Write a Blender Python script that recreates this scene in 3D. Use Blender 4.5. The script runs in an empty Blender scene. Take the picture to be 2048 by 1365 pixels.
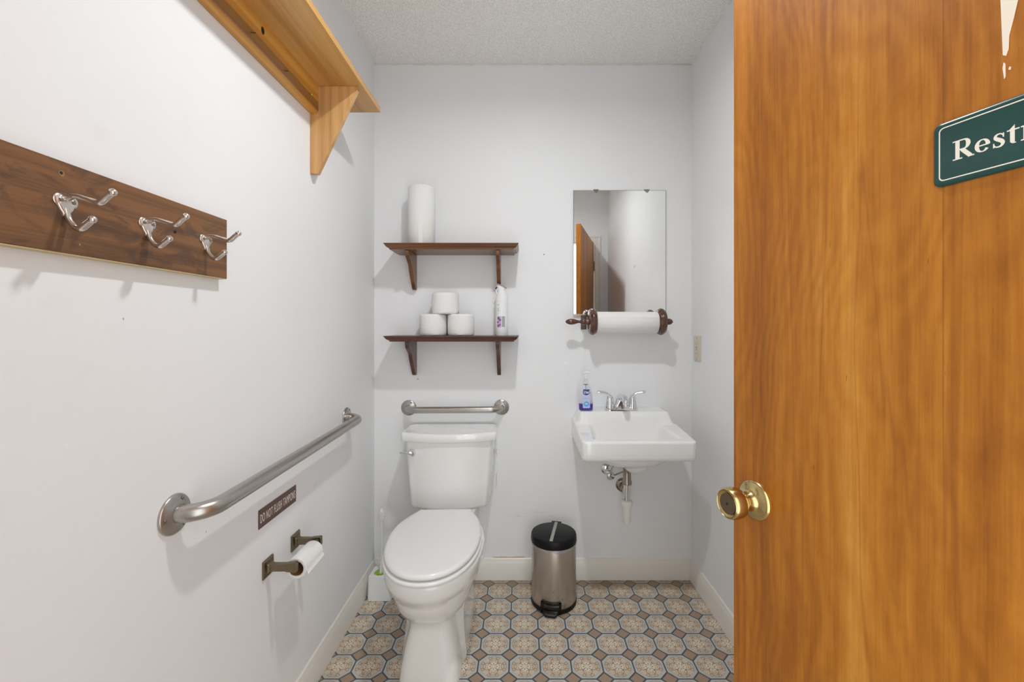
import bpy, math, random
from math import sin, cos, pi, sqrt, atan2, radians
from mathutils import Vector, Matrix

S = bpy.context.scene
C = S.collection
random.seed(4)

# ---------------------------------------------------------------- camera, light, exposure
# room frame: x to the right, y = 0 is the far wall (camera looks towards +y), z up, metres
cam_d = bpy.data.cameras.new('camera')
cam_d.sensor_width = 36.0
cam_d.lens = 872.0 / 2048.0 * 36.0
cam_d.shift_x = -19.5 / 2048.0
cam_d.shift_y = -30.5 / 2048.0
cam_d.clip_start = 0.01
cam = bpy.data.objects.new('camera', cam_d)
C.objects.link(cam)
cam.location = (0.0, -2.064, 1.198)
cam.rotation_euler = (radians(90), 0, 0)
S.camera = cam

W = bpy.data.worlds.new('daylight_outside')
S.world = W
W.use_nodes = True
W.node_tree.nodes['Background'].inputs[0].default_value = (0.95, 0.98, 1.0, 1)
W.node_tree.nodes['Background'].inputs[1].default_value = 2.45

LAMP_POS = (0.06, -1.085, 2.432)       # downlight in the ceiling over the middle of the room
LAMP_WATTS = 11.0
LAMP_COLOR = (0.95, 0.98, 1.0)
lamp_d = bpy.data.lights.new('downlight_lamp', 'AREA')
lamp_d.shape = 'DISK'
lamp_d.size = 0.085
lamp_d.energy = LAMP_WATTS
lamp_d.color = LAMP_COLOR
lamp_d.spread = radians(165)
lamp = bpy.data.objects.new('downlight_lamp', lamp_d)
C.objects.link(lamp)
lamp.location = LAMP_POS

S.view_settings.view_transform = 'Standard'
S.view_settings.look = 'None'
S.view_settings.gamma = 1.0
S.view_settings.use_curve_mapping = False
S.view_settings.exposure = 0.05
S.cycles.use_denoising = True
S.cycles.blur_glossy = 0.0
S.cycles.caustics_reflective = True
S.cycles.max_bounces = 12
S.cycles.diffuse_bounces = 7
S.cycles.sample_clamp_indirect = 0.0

# ---------------------------------------------------------------- materials
def lin(c):
    return tuple(((v / 255) / 12.92 if v / 255 <= 0.04045 else ((v / 255 + 0.055) / 1.055) ** 2.4) for v in c)

class NT:
    def __init__(s, name):
        s.m = bpy.data.materials.new(name)
        s.m.use_nodes = True
        s.t = s.m.node_tree
        s.b = s.t.nodes['Principled BSDF']
    def node(s, kind, **kw):
        n = s.t.nodes.new(kind)
        for k, v in kw.items():
            setattr(n, k, v)
        return n
    def put(s, sock, v):
        if isinstance(v, E):
            v = v.s
        if isinstance(v, bpy.types.NodeSocket):
            s.t.links.new(v, sock)
        else:
            if isinstance(v, (tuple, list)) and len(v) == 3 and sock.type == 'RGBA':
                v = (*v, 1)
            sock.default_value = v
    def math(s, op, *a):
        n = s.node('ShaderNodeMath', operation=op)
        for i, v in enumerate(a):
            s.put(n.inputs[i], v)
        return E(s, n.outputs[0])
    def xyz(s, scale=(1, 1, 1)):
        tc = s.node('ShaderNodeTexCoord')
        mp = s.node('ShaderNodeMapping')
        mp.inputs['Scale'].default_value = scale
        s.t.links.new(tc.outputs['Object'], mp.inputs[0])
        return mp.outputs[0]
    def sep(s, vec):
        n = s.node('ShaderNodeSeparateXYZ')
        s.t.links.new(vec, n.inputs[0])
        return [E(s, o) for o in n.outputs]
    def comb(s, x, y, z):
        n = s.node('ShaderNodeCombineXYZ')
        for i, v in enumerate((x, y, z)):
            s.put(n.inputs[i], v)
        return n.outputs[0]
    def noise(s, vec, scale=5, detail=3, rough=0.5, dist=0.0):
        n = s.node('ShaderNodeTexNoise')
        s.t.links.new(vec, n.inputs['Vector'])
        n.inputs['Scale'].default_value = scale
        n.inputs['Detail'].default_value = detail
        n.inputs['Roughness'].default_value = rough
        n.inputs['Distortion'].default_value = dist
        return E(s, n.outputs[0])
    def mix(s, f, a, b):
        n = s.node('ShaderNodeMix', data_type='RGBA')
        s.put(n.inputs[0], f)
        s.put(n.inputs[6], a)
        s.put(n.inputs[7], b)
        return n.outputs[2]
    def ramp(s, f, stops):
        n = s.node('ShaderNodeValToRGB')
        s.put(n.inputs[0], f)
        el = n.color_ramp.elements
        while len(el) < len(stops):
            el.new(0.5)
        for e, (p, c) in zip(el, stops):
            e.position = p
            e.color = (*c, 1) if len(c) == 3 else c
        return n.outputs[0]
    def step(s, x, a, b):            # smooth 0..1 as x goes a..b
        n = s.node('ShaderNodeMapRange', interpolation_type='SMOOTHSTEP')
        s.put(n.inputs[0], x)
        n.inputs[1].default_value = a
        n.inputs[2].default_value = b
        return E(s, n.outputs[0])
    def bump(s, h, strength=0.3, dist=0.001):
        n = s.node('ShaderNodeBump')
        n.inputs['Strength'].default_value = strength
        n.inputs['Distance'].default_value = dist
        s.put(n.inputs['Height'], h)
        s.t.links.new(n.outputs[0], s.b.inputs['Normal'])
    def set(s, **kw):
        for k, v in kw.items():
            s.put(s.b.inputs[k.replace('_', ' ')], v)
        return s.m

class E:
    def __init__(s, nt, sock):
        s.nt, s.s = nt, sock
    def __add__(s, o): return s.nt.math('ADD', s, o)
    def __radd__(s, o): return s.nt.math('ADD', o, s)
    def __sub__(s, o): return s.nt.math('SUBTRACT', s, o)
    def __rsub__(s, o): return s.nt.math('SUBTRACT', o, s)
    def __mul__(s, o): return s.nt.math('MULTIPLY', s, o)
    def __rmul__(s, o): return s.nt.math('MULTIPLY', o, s)
    def __truediv__(s, o): return s.nt.math('DIVIDE', s, o)
    def __lt__(s, o): return s.nt.math('LESS_THAN', s, o)
    def __gt__(s, o): return s.nt.math('GREATER_THAN', s, o)
    def abs(s): return s.nt.math('ABSOLUTE', s)
    def fract(s): return s.nt.math('FRACT', s)
    def min(s, o): return s.nt.math('MINIMUM', s, o)
    def max(s, o): return s.nt.math('MAXIMUM', s, o)
    def sqrt(s): return s.nt.math('SQRT', s)

def plain(name, col, rough=0.5, metal=0.0, spec=0.5, **kw):
    n = NT(name)
    v = n.noise(n.xyz(), 40, 3)
    n.set(Roughness=(v - 0.5) * 0.06 + rough, Metallic=metal, Base_Color=lin(col), Specular_IOR_Level=spec, **kw)
    return n.m

def wall_paint(name, col=(231, 232, 233), marks=None):
    n = NT(name)
    p = n.xyz()
    big = n.noise(p, 1.3, 3)
    c = n.mix(n.step(big, 0.3, 0.7), lin(col), lin(tuple(v - 4 for v in col)))
    if marks:
        c = marks(n, p, c)
    peel = n.noise(p, 130, 2)
    wavy = n.noise(p, 6, 2)
    n.bump(peel * 0.15 + wavy, 0.25, 0.004)
    n.set(Base_Color=c, Roughness=0.55, Specular_IOR_Level=0.2)
    return n.m

def back_marks(n, p, c):
    x, y, z = n.sep(p)
    streak = n.noise(n.xyz((6, 1, 90)), 1.6, 4, 0.7)
    # dark scuffs left of the bin lid
    e = (((x - 0.055) / 0.13) * ((x - 0.055) / 0.13) + ((z - 0.300) / 0.030) * ((z - 0.300) / 0.030)).sqrt()
    m = (1 - n.step(e, 0.35, 1.0)) * n.step(streak, 0.5, 0.72)
    c = n.mix(m * 0.55, c, lin((120, 116, 110)))
    # yellow glue line right of the cistern
    w = n.noise(n.xyz((1, 1, 1)), 22, 3)
    m2 = (1 - n.step(((x + 0.118) + (w - 0.5) * 0.02).abs(), 0.001, 0.005)) * n.step(z, 0.40, 0.47) * (1 - n.step(z, 0.60, 0.66))
    c = n.mix(m2 * 0.6 * n.step(w, 0.42, 0.6), c, lin((196, 178, 132)))
    # torn paper above the baseboard
    m3 = (1 - n.step((z - 0.099 - (w - 0.45) * 0.018).abs(), 0.002, 0.006)) * n.step(x, -0.15, -0.12) * (1 - n.step(x, 0.0, 0.03))
    c = n.mix(m3 * 0.8, c, lin((188, 158, 100)))
    # darker tan tint along the ceiling joint
    m4 = n.step(z + (w - 0.5) * 0.02, 2.428, 2.440)
    c = n.mix(m4 * 0.5, c, lin((196, 188, 172)))
    # drywall plug hole and small specks
    for hx, hz, r in ((0.105, 1.536, 0.0035), (-0.4915, 0.9455, 0.0035), (-0.0985, 0.9457, 0.0012), (-0.02, 1.69, 0.0012), (-0.49, 1.0, 0.0015)):
        d = ((x - hx) * (x - hx) + (z - hz) * (z - hz)).sqrt()
        c = n.mix(1 - n.step(d, r * 0.6, r), c, lin((110, 105, 98)))
    return c

def left_marks(n, p, c):
    x, y, z = n.sep(p)
    w = n.noise(p, 9, 4, 0.6)
    c = n.mix(n.step(w, 0.62, 0.78) * 0.12, c, lin((206, 196, 190)))
    for hy, hz, r in ((-1.10, 0.742, 0.003), (-0.59, 0.66, 0.003), (-1.30, 1.21, 0.003)):
        d = ((y - hy) * (y - hy) * 4 + (z - hz) * (z - hz)).sqrt()
        c = n.mix(1 - n.step(d, r * 0.5, r), c, lin((150, 142, 136)))
    return c

def right_marks(n, p, c):
    x, y, z = n.sep(p)
    # chipped paint spot
    d = ((y + 1.06) * (y + 1.06) + (z - 1.62) * (z - 1.62) * 0.3).sqrt()
    w = n.noise(p, 70, 2)
    return n.mix((1 - n.step(d, 0.004, 0.008)) * n.step(w, 0.45, 0.5), c, lin((90, 86, 84)))

def wood(name, cols, grain='x', scale=1.0, rough=0.35, coat=0.0, fibre=0.35, stretch=0.07, dist=1.2, extra=None, spec=0.5):
    n = NT(name)
    k = {'x': (stretch, 1, 1), 'y': (1, stretch, 1), 'z': (1, 1, stretch)}[grain]
    p = n.xyz(tuple(v * scale for v in k))
    a = n.noise(p, 9, 4, 0.55, dist)
    wv = n.node('ShaderNodeTexWave', wave_type='RINGS', rings_direction={'x': 'X', 'y': 'Y', 'z': 'Z'}[grain])
    n.t.links.new(p, wv.inputs[0])
    wv.inputs['Scale'].default_value = 5
    wv.inputs['Distortion'].default_value = 9
    wv.inputs['Detail'].default_value = 3
    wv.inputs['Detail Scale'].default_value = 1.2
    b = E(n, wv.outputs['Fac'])
    k2 = tuple(v * scale * 12 if v == 1 else v * scale * 4 for v in k)
    f = n.noise(n.xyz(k2), 12, 3, 0.7)
    v = a * 0.62 + b * 0.2 + f * fibre * 0.6
    c = n.ramp(v, [(0.30, lin(cols[0])), (0.50, lin(cols[1])), (0.72, lin(cols[2]))])
    if extra:
        c = extra(n, c)
    n.bump(f, 0.15, 0.0006)
    n.set(Base_Color=c, Roughness=(f - 0.5) * 0.12 + rough, Coat_Weight=coat, Coat_Roughness=0.2, Specular_IOR_Level=spec)
    return n.m

def door_wood():
    n = NT('honey_door_veneer')
    x, y, z = n.sep(n.xyz())
    broad = n.noise(n.xyz((7, 7, 0.55)), 1.0, 3, 0.5, 0.8)
    wv = n.node('ShaderNodeTexWave', wave_type='RINGS', rings_direction='Z')
    wob = n.noise(n.xyz((3, 3, 1.1)), 1.0, 3, 0.5)
    n.t.links.new(n.comb((x - 0.13) * 9 + (wob - 0.5) * 5, 0.0, (z - 0.95) * 0.9 + (wob - 0.5) * 2.4), wv.inputs[0])
    wv.inputs['Scale'].default_value = 1.3
    wv.inputs['Distortion'].default_value = 1.2
    wv.inputs['Detail'].default_value = 3
    ring = E(n, wv.outputs['Fac'])
    mid = n.noise(n.xyz((46, 46, 1.5)), 1.0, 4, 0.6, 0.5)
    fine = n.noise(n.xyz((260, 260, 7.0)), 1.0, 3, 0.6)
    fleck = n.noise(n.xyz((60, 60, 30)), 1.0, 4, 0.7)
    v = broad * 0.75 + mid * 0.34 + fine * 0.24 + fleck * 0.20 + ring * 0.06 - 0.29
    c = n.ramp(v, [(0.28, lin((118, 66, 14))), (0.44, lin((152, 90, 22))), (0.58, lin((172, 108, 31))), (0.76, lin((194, 134, 52)))])
    vein = n.noise(n.xyz((16, 16, 0.5)), 1.0, 2, 0.4, 1.2)
    c = n.mix((1 - n.step((vein - 0.5).abs(), 0.0, 0.022)) * 0.30, c, lin((120, 62, 20)))
    seam = 1 - n.step((x - 0.335).abs(), 0.0003, 0.0011)
    c = n.mix(seam * 0.45 * n.step(z, 0.9, 1.1), c, lin((96, 56, 26)))
    pit = n.noise(n.xyz((230, 230, 30)), 1.0, 1, 0.5)
    c = n.mix(n.step(pit, 0.76, 0.82) * 0.5, c, lin((84, 48, 20)))
    n.bump(fine, 0.12, 0.0006)
    n.set(Base_Color=c, Roughness=(fleck - 0.5) * 0.15 + 0.38, Specular_IOR_Level=0.35)
    return n.m

def stain_extra(n, c):
    k = n.noise(n.xyz((1, 5, 9)), 2.2, 4, 0.6, 1.0)
    return n.mix(n.step(k, 0.50, 0.66) * 0.6, c, lin((62, 42, 30)))

def pine_extra(n, c):
    p = n.xyz()
    k = n.noise(n.xyz((1, 0.5, 1)), 14, 2, 0.5)
    c = n.mix(n.step(k, 0.66, 0.76) * 0.5, c, lin((112, 66, 26)))
    x, y, z = n.sep(p)
    w = n.noise(n.xyz((1, 0.3, 1)), 9, 3, 0.5)
    zz = z + (w - 0.5) * 0.016
    band = (1 - n.step(zz, 0.233, 0.239)) * n.step(zz, 0.200, 0.208)
    c = n.mix(band * 0.72, c, lin((112, 70, 30)))
    return c

def floor_vinyl():
    n = NT('octagon_and_dot_vinyl')
    x, y, z = n.sep(n.xyz())
    s = 0.1093
    u = ((x + 0.0445) / s + 50.0).fract() - 0.5
    v = ((y + 0.368) / s + 50.0).fract() - 0.5
    au, av = u.abs(), v.abs()
    a, b = au.max(av), au.min(av)
    r = (u * u + v * v).sqrt()
    dd = (0.735 - (au + av)) * 0.7071
    ds = 0.5 - a
    d = ds.min(dd)
    nz = n.noise(n.xyz(), 260, 2, 0.6)
    dirt = n.noise(n.xyz(), 4, 4, 0.65)
    cream, light, brown, blue, slate = lin((198, 187, 170)), lin((216, 206, 187)), lin((118, 84, 62)), lin((182, 184, 180)), lin((66, 73, 84))
    def dist(cx, cy, k=1.0):
        return ((a - cx) * (a - cx) + (b - cy) * (b - cy) * k).sqrt()
    # octagon face: blue-grey border, cream disc
    c = n.mix(n.step(r, 0.425, 0.435), cream, blue)
    # fine scroll work in the ring between the disc and the border
    sc = dist(0.345, 0.13)
    c = n.mix((1 - n.step((sc - 0.048).abs(), 0.008, 0.015)) * 0.7, c, brown)
    sc3 = dist(0.40, 0.05)
    c = n.mix((1 - n.step((sc3 - 0.028).abs(), 0.005, 0.011)) * 0.5, c, lin((96, 110, 118)))
    c = n.mix((1 - n.step((r - 0.415).abs(), 0.004, 0.012)) * 0.55, c, lin((150, 128, 104)))
    # quatrefoil
    q = dist(0.195, 0.0)
    c = n.mix((1 - n.step((q - 0.158).abs(), 0.003, 0.010)) * 0.5, c, lin((196, 156, 118)))
    c = n.mix(1 - n.step(q, 0.133, 0.139), c, light)
    c = n.mix((1 - n.step((q - 0.136).abs(), 0.006, 0.012)) * 0.85, c, brown)
    c = n.mix(1 - n.step(r, 0.09, 0.095), c, light)
    # small leaves and dots inside it
    dm = (a - 0.105).abs() + b * 1.5
    c = n.mix((1 - n.step(dm, 0.030, 0.040)) * 0.9, c, brown)
    for cx, cy, rr in ((0.250, 0.052, 0.020), (0.185, 0.062, 0.018), (0.275, 0.0, 0.014), (0.16, 0.115, 0.018)):
        c = n.mix((1 - n.step(dist(cx, cy), rr * 0.8, rr * 1.25)) * 0.8, c, brown)
    c = n.mix((1 - n.step((dist(0.235, 0.050) - 0.050).abs(), 0.005, 0.011)) * 0.7, c, lin((176, 132, 98)))
    spoke = (1 - n.step((a - b).abs(), 0.006, 0.012)) * (1 - n.step(r, 0.105, 0.12)) * n.step(r, 0.03, 0.04)
    c = n.mix(spoke * 0.8, c, brown)
    # diamonds
    tan = n.mix(nz, lin((136, 114, 96)), lin((176, 152, 130)))
    c = n.mix(dd < 0.0, c, tan)
    # dark slate joints
    diaj = 1 - n.step(dd.abs(), 0.020, 0.027)
    strj = (1 - n.step(ds, 0.019, 0.026)) * (dd > 0.0)
    c = n.mix(diaj.max(strj), c, slate)
    c = n.mix(n.step(nz, 0.5, 0.8) * 0.16, c, lin((120, 100, 80)))
    c = n.mix(n.step(dirt, 0.45, 0.8) * 0.30, c, lin((140, 120, 96)))
    # floor turns browner towards the far wall, with an uneven edge
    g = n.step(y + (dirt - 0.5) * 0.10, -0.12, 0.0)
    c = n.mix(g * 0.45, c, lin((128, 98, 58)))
    n.bump(nz, 0.1, 0.0005)
    n.set(Base_Color=c, Roughness=(dirt - 0.5) * 0.2 + 0.42, Specular_IOR_Level=0.35)
    return n.m

def popcorn():
    n = NT('popcorn_ceiling')
    p = n.xyz()
    a = n.noise(p, 230, 3, 0.7)
    b = n.noise(p, 90, 2, 0.6)
    c = n.mix(n.step(a, 0.34, 0.60), lin((214, 212, 209)), lin((246, 245, 243)))
    n.bump(a * 0.7 + b * 0.5, 0.6, 0.004)
    n.set(Base_Color=c, Roughness=0.9, Specular_IOR_Level=0.1)
    return n.m

def paper(name, quilt=0):
    n = NT(name)
    p = n.xyz()
    a = n.noise(n.xyz((1, 1, 2.2)), 70, 3, 0.6)
    h = a
    if quilt:
        v = n.node('ShaderNodeTexVoronoi')
        n.t.links.new(p, v.inputs['Vector'])
        v.inputs['Scale'].default_value = 150
        h = a * 0.6 + E(n, v.outputs[0]) * 0.35
    n.bump(h, 0.45, 0.0025)
    n.set(Base_Color=lin((228, 228, 226)), Roughness=0.95, Specular_IOR_Level=0.1)
    return n.m

def steel(name, col, rough, axis=(1, 1, 60), metal=1.0, spots=False):
    n = NT(name)
    f = n.noise(n.xyz(axis), 12, 3, 0.6)
    c = n.mix(f, lin(tuple(int(v * 0.95) for v in col)), lin(col))
    if spots:
        sp = n.noise(n.xyz(), 90, 2, 0.6)
        ar = n.noise(n.xyz(), 9, 2, 0.5)
        c = n.mix(n.step(sp, 0.62, 0.70) * n.step(ar, 0.45, 0.6) * 0.5, c, lin((86, 76, 68)))
    n.set(Base_Color=c, Metallic=metal, Roughness=(f - 0.5) * 0.08 + rough)
    return n.m

M = {}
M['wall_back'] = wall_paint('white_satin_paint_far', marks=back_marks)
M['wall_left'] = wall_paint('white_satin_paint_left', marks=left_marks)
M['wall_right'] = wall_paint('white_satin_paint_right', marks=right_marks)
M['trim'] = plain('cream_gloss_trim_paint', (224, 220, 212), 0.3)
M['floor'] = floor_vinyl()
M['ceiling'] = popcorn()
M['door'] = door_wood()
M['pine'] = wood('golden_pine', [(158, 108, 46), (192, 142, 74), (212, 166, 98)], 'y', 1.6, 0.35, 0.2, 0.5, 0.05, 1.0)
M['pine_rail'] = wood('knotty_pine_rail', [(150, 92, 28), (196, 136, 52), (214, 160, 76)], 'y', 1.5, 0.30, 0.25, 0.5, 0.05, 1.3, pine_extra)
M['pine_v'] = wood('golden_pine_bracket', [(160, 114, 60), (192, 146, 90), (210, 166, 110)], 'z', 1.8, 0.4, 0.1, 0.6, 0.05, 1.0)
M['brownboard'] = wood('brown_stained_board', [(56, 36, 20), (88, 58, 31), (122, 82, 45)], 'y', 2.2, 0.42, 0.08, 0.9, 0.05, 0.8, stain_extra)
M['raw_wood'] = plain('raw_wood_edge', (206, 186, 140), 0.7)
M['shelf_top'] = wood('reddish_brown_shelf', [(84, 50, 26), (110, 68, 36), (134, 86, 48)], 'x', 2.2, 0.33, 0.2, 0.4)
M['shelf_low'] = wood('dark_walnut_shelf', [(60, 34, 24), (84, 48, 32), (104, 62, 44)], 'x', 2.2, 0.33, 0.2, 0.4)
M['walnut'] = wood('dark_turned_walnut', [(38, 22, 12), (78, 44, 22), (104, 64, 34)], 'x', 3, 0.25, 0.4, 0.3)
M['chrome'] = plain('polished_chrome', (226, 228, 230), 0.07, 1.0)
M['nickel'] = steel('satin_nickel', (226, 218, 212), 0.24, (3, 3, 3))
M['bar'] = steel('brushed_steel_bar', (188, 183, 178), 0.30, (2, 2, 2))
M['can'] = steel('brushed_stainless_can', (198, 190, 180), 0.31, (50, 50, 0.25), spots=True)
M['brass'] = steel('antique_brass', (204, 182, 128), 0.20, (2, 2, 2))
M['brass_dark'] = plain('tarnished_brass_button', (118, 104, 82), 0.35, 1.0)
M['bronze'] = steel('aged_bronze', (132, 119, 98), 0.30, (6, 6, 6))
M['old_chrome'] = steel('tarnished_chrome', (158, 150, 134), 0.22, (6, 6, 6))
M['porcelain'] = plain('white_glazed_china', (232, 232, 230), 0.08, 0, 0.55, Coat_Weight=0.4, Coat_Roughness=0.03)
M['seat'] = plain('white_gloss_plastic', (228, 228, 227), 0.2)
M['white_plastic'] = plain('white_plastic', (228, 230, 230), 0.4)
M['pvc'] = plain('white_pvc', (226, 224, 218), 0.4)
M['black'] = plain('black_plastic', (14, 13, 13), 0.40, spec=0.25)
M['black_gloss'] = plain('black_gloss_plastic', (7, 7, 7), 0.22, spec=0.35)
M['silver_strip'] = plain('silver_strip', (176, 172, 166), 0.35, 0.6)
M['liner'] = plain('thin_blue_white_bag', (176, 180, 196), 0.35, Alpha=0.4)
M['green'] = plain('lime_green_bristles', (150, 176, 40), 0.55)
M['hole'] = plain('dark_void', (18, 15, 12), 0.8)
M['card'] = plain('brown_card_tube', (150, 116, 76), 0.85)
M['paper'] = paper('tissue_paper')
M['towel'] = paper('quilted_paper_towel', 1)
M['beige'] = plain('almond_plastic', (208, 200, 180), 0.4)
M['beige_dark'] = plain('almond_plastic_shade', (160, 152, 134), 0.45)
M['sign_brown'] = plain('engraved_brown_plastic', (92, 66, 56), 0.45)
M['sign_white'] = plain('engraved_white', (228, 222, 212), 0.6)
M['sign_green'] = plain('dark_green_sign', (22, 62, 58), 0.25)
M['sign_cream'] = plain('cream_lettering', (222, 214, 200), 0.5)
M['paint_chip'] = plain('flaked_white_paint', (222, 208, 190), 0.7)
M['nail'] = plain('dark_iron_nail', (50, 44, 38), 0.4, 0.8)
M['nail_bright'] = plain('bright_nail', (196, 176, 120), 0.3, 0.8)
M['purple'] = plain('purple_flower_print', (112, 66, 126), 0.5)
M['lilac'] = plain('lilac_print', (190, 168, 204), 0.5)
M['grey_print'] = plain('grey_print', (150, 150, 150), 0.5)
M['navy'] = plain('navy_print', (40, 52, 130), 0.4)
M['skyblue'] = plain('sky_blue_print', (90, 160, 215), 0.4)
M['label_blue'] = plain('pale_blue_label', (182, 196, 226), 0.4)
M['soap'] = plain('violet_liquid_soap', (84, 62, 170), 0.1)
n_ = NT('mirror_silver')
M['mirror'] = n_.set(Base_Color=(0.93, 0.94, 0.935), Metallic=1.0, Roughness=0.0)
M['mirror_edge'] = plain('grey_mirror_edge', (84, 88, 88), 0.3)
n_ = NT('clear_bottle_plastic')
M['clear'] = n_.set(Base_Color=(0.94, 0.94, 0.98), Roughness=0.05, Transmission_Weight=1.0, IOR=1.12)
n_ = NT('lit_lens')
M['lens'] = n_.set(Base_Color=(1, 1, 1), Emission_Color=LAMP_COLOR, Emission_Strength=8.0)

# ---------------------------------------------------------------- mesh builder
class MB:
    def __init__(s):
        s.v, s.f = [], []
    def add(s, vs, fs):
        o = len(s.v)
        s.v += [tuple(v) for v in vs]
        s.f += [tuple(i + o for i in f) for f in fs]
        return s
    def box(s, x0, x1, y0, y1, z0, z1):
        vs = [(x, y, z) for x in (x0, x1) for y in (y0, y1) for z in (z0, z1)]
        return s.add(vs, [(0, 1, 3, 2), (4, 6, 7, 5), (0, 4, 5, 1), (2, 3, 7, 6), (0, 2, 6, 4), (1, 5, 7, 3)])
    def rings(s, rings, cap0=True, cap1=True):
        n = len(rings[0])
        vs = [p for r in rings for p in r]
        fs = []
        for k in range(len(rings) - 1):
            for i in range(n):
                j = (i + 1) % n
                fs.append((k * n + i, k * n + j, (k + 1) * n + j, (k + 1) * n + i))
        if cap0: fs.append(tuple(range(n))[::-1])
        if cap1: fs.append(tuple((len(rings) - 1) * n + i for i in range(n)))
        return s.add(vs, fs)
    def lathe(s, prof, c=(0, 0, 0), axis='z', seg=40, caps=True):
        c = Vector(c)
        if isinstance(axis, str):
            axis = {'x': (1, 0, 0), 'y': (0, 1, 0), 'z': (0, 0, 1)}[axis]
        ax = Vector(axis).normalized()
        q = Vector((0, 0, 1)).rotation_difference(ax)
        rs = []
        for r, h in prof:
            r = max(r, 1e-5)
            rs.append([c + q @ Vector((r * cos(2 * pi * i / seg), r * sin(2 * pi * i / seg), h)) for i in range(seg)])
        return s.rings(rs, caps, caps)
    def hollow(s, ro, ri, h0, h1, c=(0, 0, 0), axis='z', seg=40, rd=0.002):
        prof = [(ri, h0 + rd * 0.3), (ri + rd * 0.3, h0), (ro - rd, h0), (ro, h0 + rd), (ro, h1 - rd), (ro - rd, h1), (ri + rd * 0.3, h1), (ri, h1 - rd * 0.3), (ri, h0 + rd * 0.3)]
        return s.lathe(prof, c, axis, seg, False)
    def tube(s, pts, rad, seg=16, cap=True, flat=None):
        pts = [Vector(p) for p in pts]
        if not hasattr(rad, '__len__'): rad = [rad] * len(pts)
        t0 = (pts[1] - pts[0]).normalized()
        up = Vector((0, 0, 1)) if abs(t0.z) < 0.9 else Vector((1, 0, 0))
        nrm = (up - t0 * up.dot(t0)).normalized()
        rs = []
        for i, p in enumerate(pts):
            a = pts[max(i - 1, 0)]; b = pts[min(i + 1, len(pts) - 1)]
            t = (b - a).normalized()
            nrm = (nrm - t * nrm.dot(t)).normalized()
            bi = t.cross(nrm)
            r = rad[i]
            k = flat if flat else 1.0
            rs.append([p + nrm * (r * k * cos(2 * pi * j / seg)) + bi * (r * sin(2 * pi * j / seg)) for j in range(seg)])
        return s.rings(rs, cap, cap)
    def prism(s, poly, axis, a, b):
        n = len(poly)
        def P(u, v, w):
            return {'x': (w, u, v), 'y': (u, w, v), 'z': (u, v, w)}[axis]
        vs = [P(u, v, a) for u, v in poly] + [P(u, v, b) for u, v in poly]
        fs = [tuple(range(n))[::-1], tuple(range(n, 2 * n))] + [(i, (i + 1) % n, n + (i + 1) % n, n + i) for i in range(n)]
        return s.add(vs, fs)
    def sphere(s, c, r, sx=1, sy=1, sz=1, seg=24, rg=14):
        rs = []
        for k in range(1, rg):
            th = pi * k / rg
            rs.append([(c[0] + r * sx * sin(th) * cos(2 * pi * i / seg), c[1] + r * sy * sin(th) * sin(2 * pi * i / seg), c[2] - r * sz * cos(th)) for i in range(seg)])
        o = len(s.v)
        s.rings(rs, False, False)
        s.v.append((c[0], c[1], c[2] - r * sz)); s.v.append((c[0], c[1], c[2] + r * sz))
        b, t = len(s.v) - 2, len(s.v) - 1
        last = o + (rg - 2) * seg
        for i in range(seg):
            j = (i + 1) % seg
            s.f.append((b, o + j, o + i)); s.f.append((t, last + i, last + j))
        return s
    def build(s, name, mat, parent=None, smooth=True, bevel=0, angle=38, seg=2, sub=0):
        me = bpy.data.meshes.new(name)
        me.from_pydata(s.v, [], s.f)
        import bmesh
        bm = bmesh.new(); bm.from_mesh(me)
        bmesh.ops.remove_doubles(bm, verts=bm.verts, dist=1e-6)
        bmesh.ops.recalc_face_normals(bm, faces=bm.faces)
        bm.to_mesh(me); bm.free()
        me.materials.append(M[mat] if isinstance(mat, str) else mat)
        if smooth:
            me.shade_smooth()
            me.set_sharp_from_angle(angle=radians(angle))
        o = bpy.data.objects.new(name, me)
        C.objects.link(o)
        if parent: o.parent = parent
        if bevel:
            md = o.modifiers.new('bevel', 'BEVEL')
            md.width = bevel; md.segments = seg; md.limit_method = 'ANGLE'; md.angle_limit = radians(40)
            md.harden_normals = True
        if sub:
            md = o.modifiers.new('sub', 'SUBSURF'); md.levels = sub; md.render_levels = sub
        return o

def smooth_path(pts, n=8):
    P = [Vector(p) for p in pts]
    P = [P[0] * 2 - P[1]] + P + [P[-1] * 2 - P[-2]]
    out = []
    for i in range(1, len(P) - 2):
        for k in range(n):
            t = k / n
            a, b, c, d = P[i - 1], P[i], P[i + 1], P[i + 2]
            out.append(0.5 * ((2 * b) + (c - a) * t + (2 * a - 5 * b + 4 * c - d) * t * t + (3 * b - a - 3 * c + d) * t ** 3))
    out.append(P[-2])
    return out

def interp(vals, n):
    out = []
    m = len(vals) - 1
    for i in range(n):
        t = i / (n - 1) * m
        k = min(int(t), m - 1)
        out.append(vals[k] * (1 - (t - k)) + vals[k + 1] * (t - k))
    return out

def thing(name, label, cat, loc=(0, 0, 0), rot=(0, 0, 0), group=None):
    o = bpy.data.objects.new(name, None)
    o.empty_display_size = 0.05
    C.objects.link(o)
    o.location = loc; o.rotation_euler = rot
    return tag(o, label, cat, group)

def tag(o, label, cat, group=None):
    o['label'] = label; o['category'] = cat
    if group: o['group'] = group
    return o

def struct(o, label=None):
    o['kind'] = 'structure'
    if label: o['label'] = label
    return o

def dup(root, loc, label, rot=None):
    r = root.copy(); C.objects.link(r); r.location = loc
    if rot: r.rotation_euler = rot
    r['label'] = label
    for ch in list(root.children):
        c = ch.copy(); C.objects.link(c); c.parent = r
        for g in ch.children:
            d = g.copy(); C.objects.link(d); d.parent = c
    return r

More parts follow.
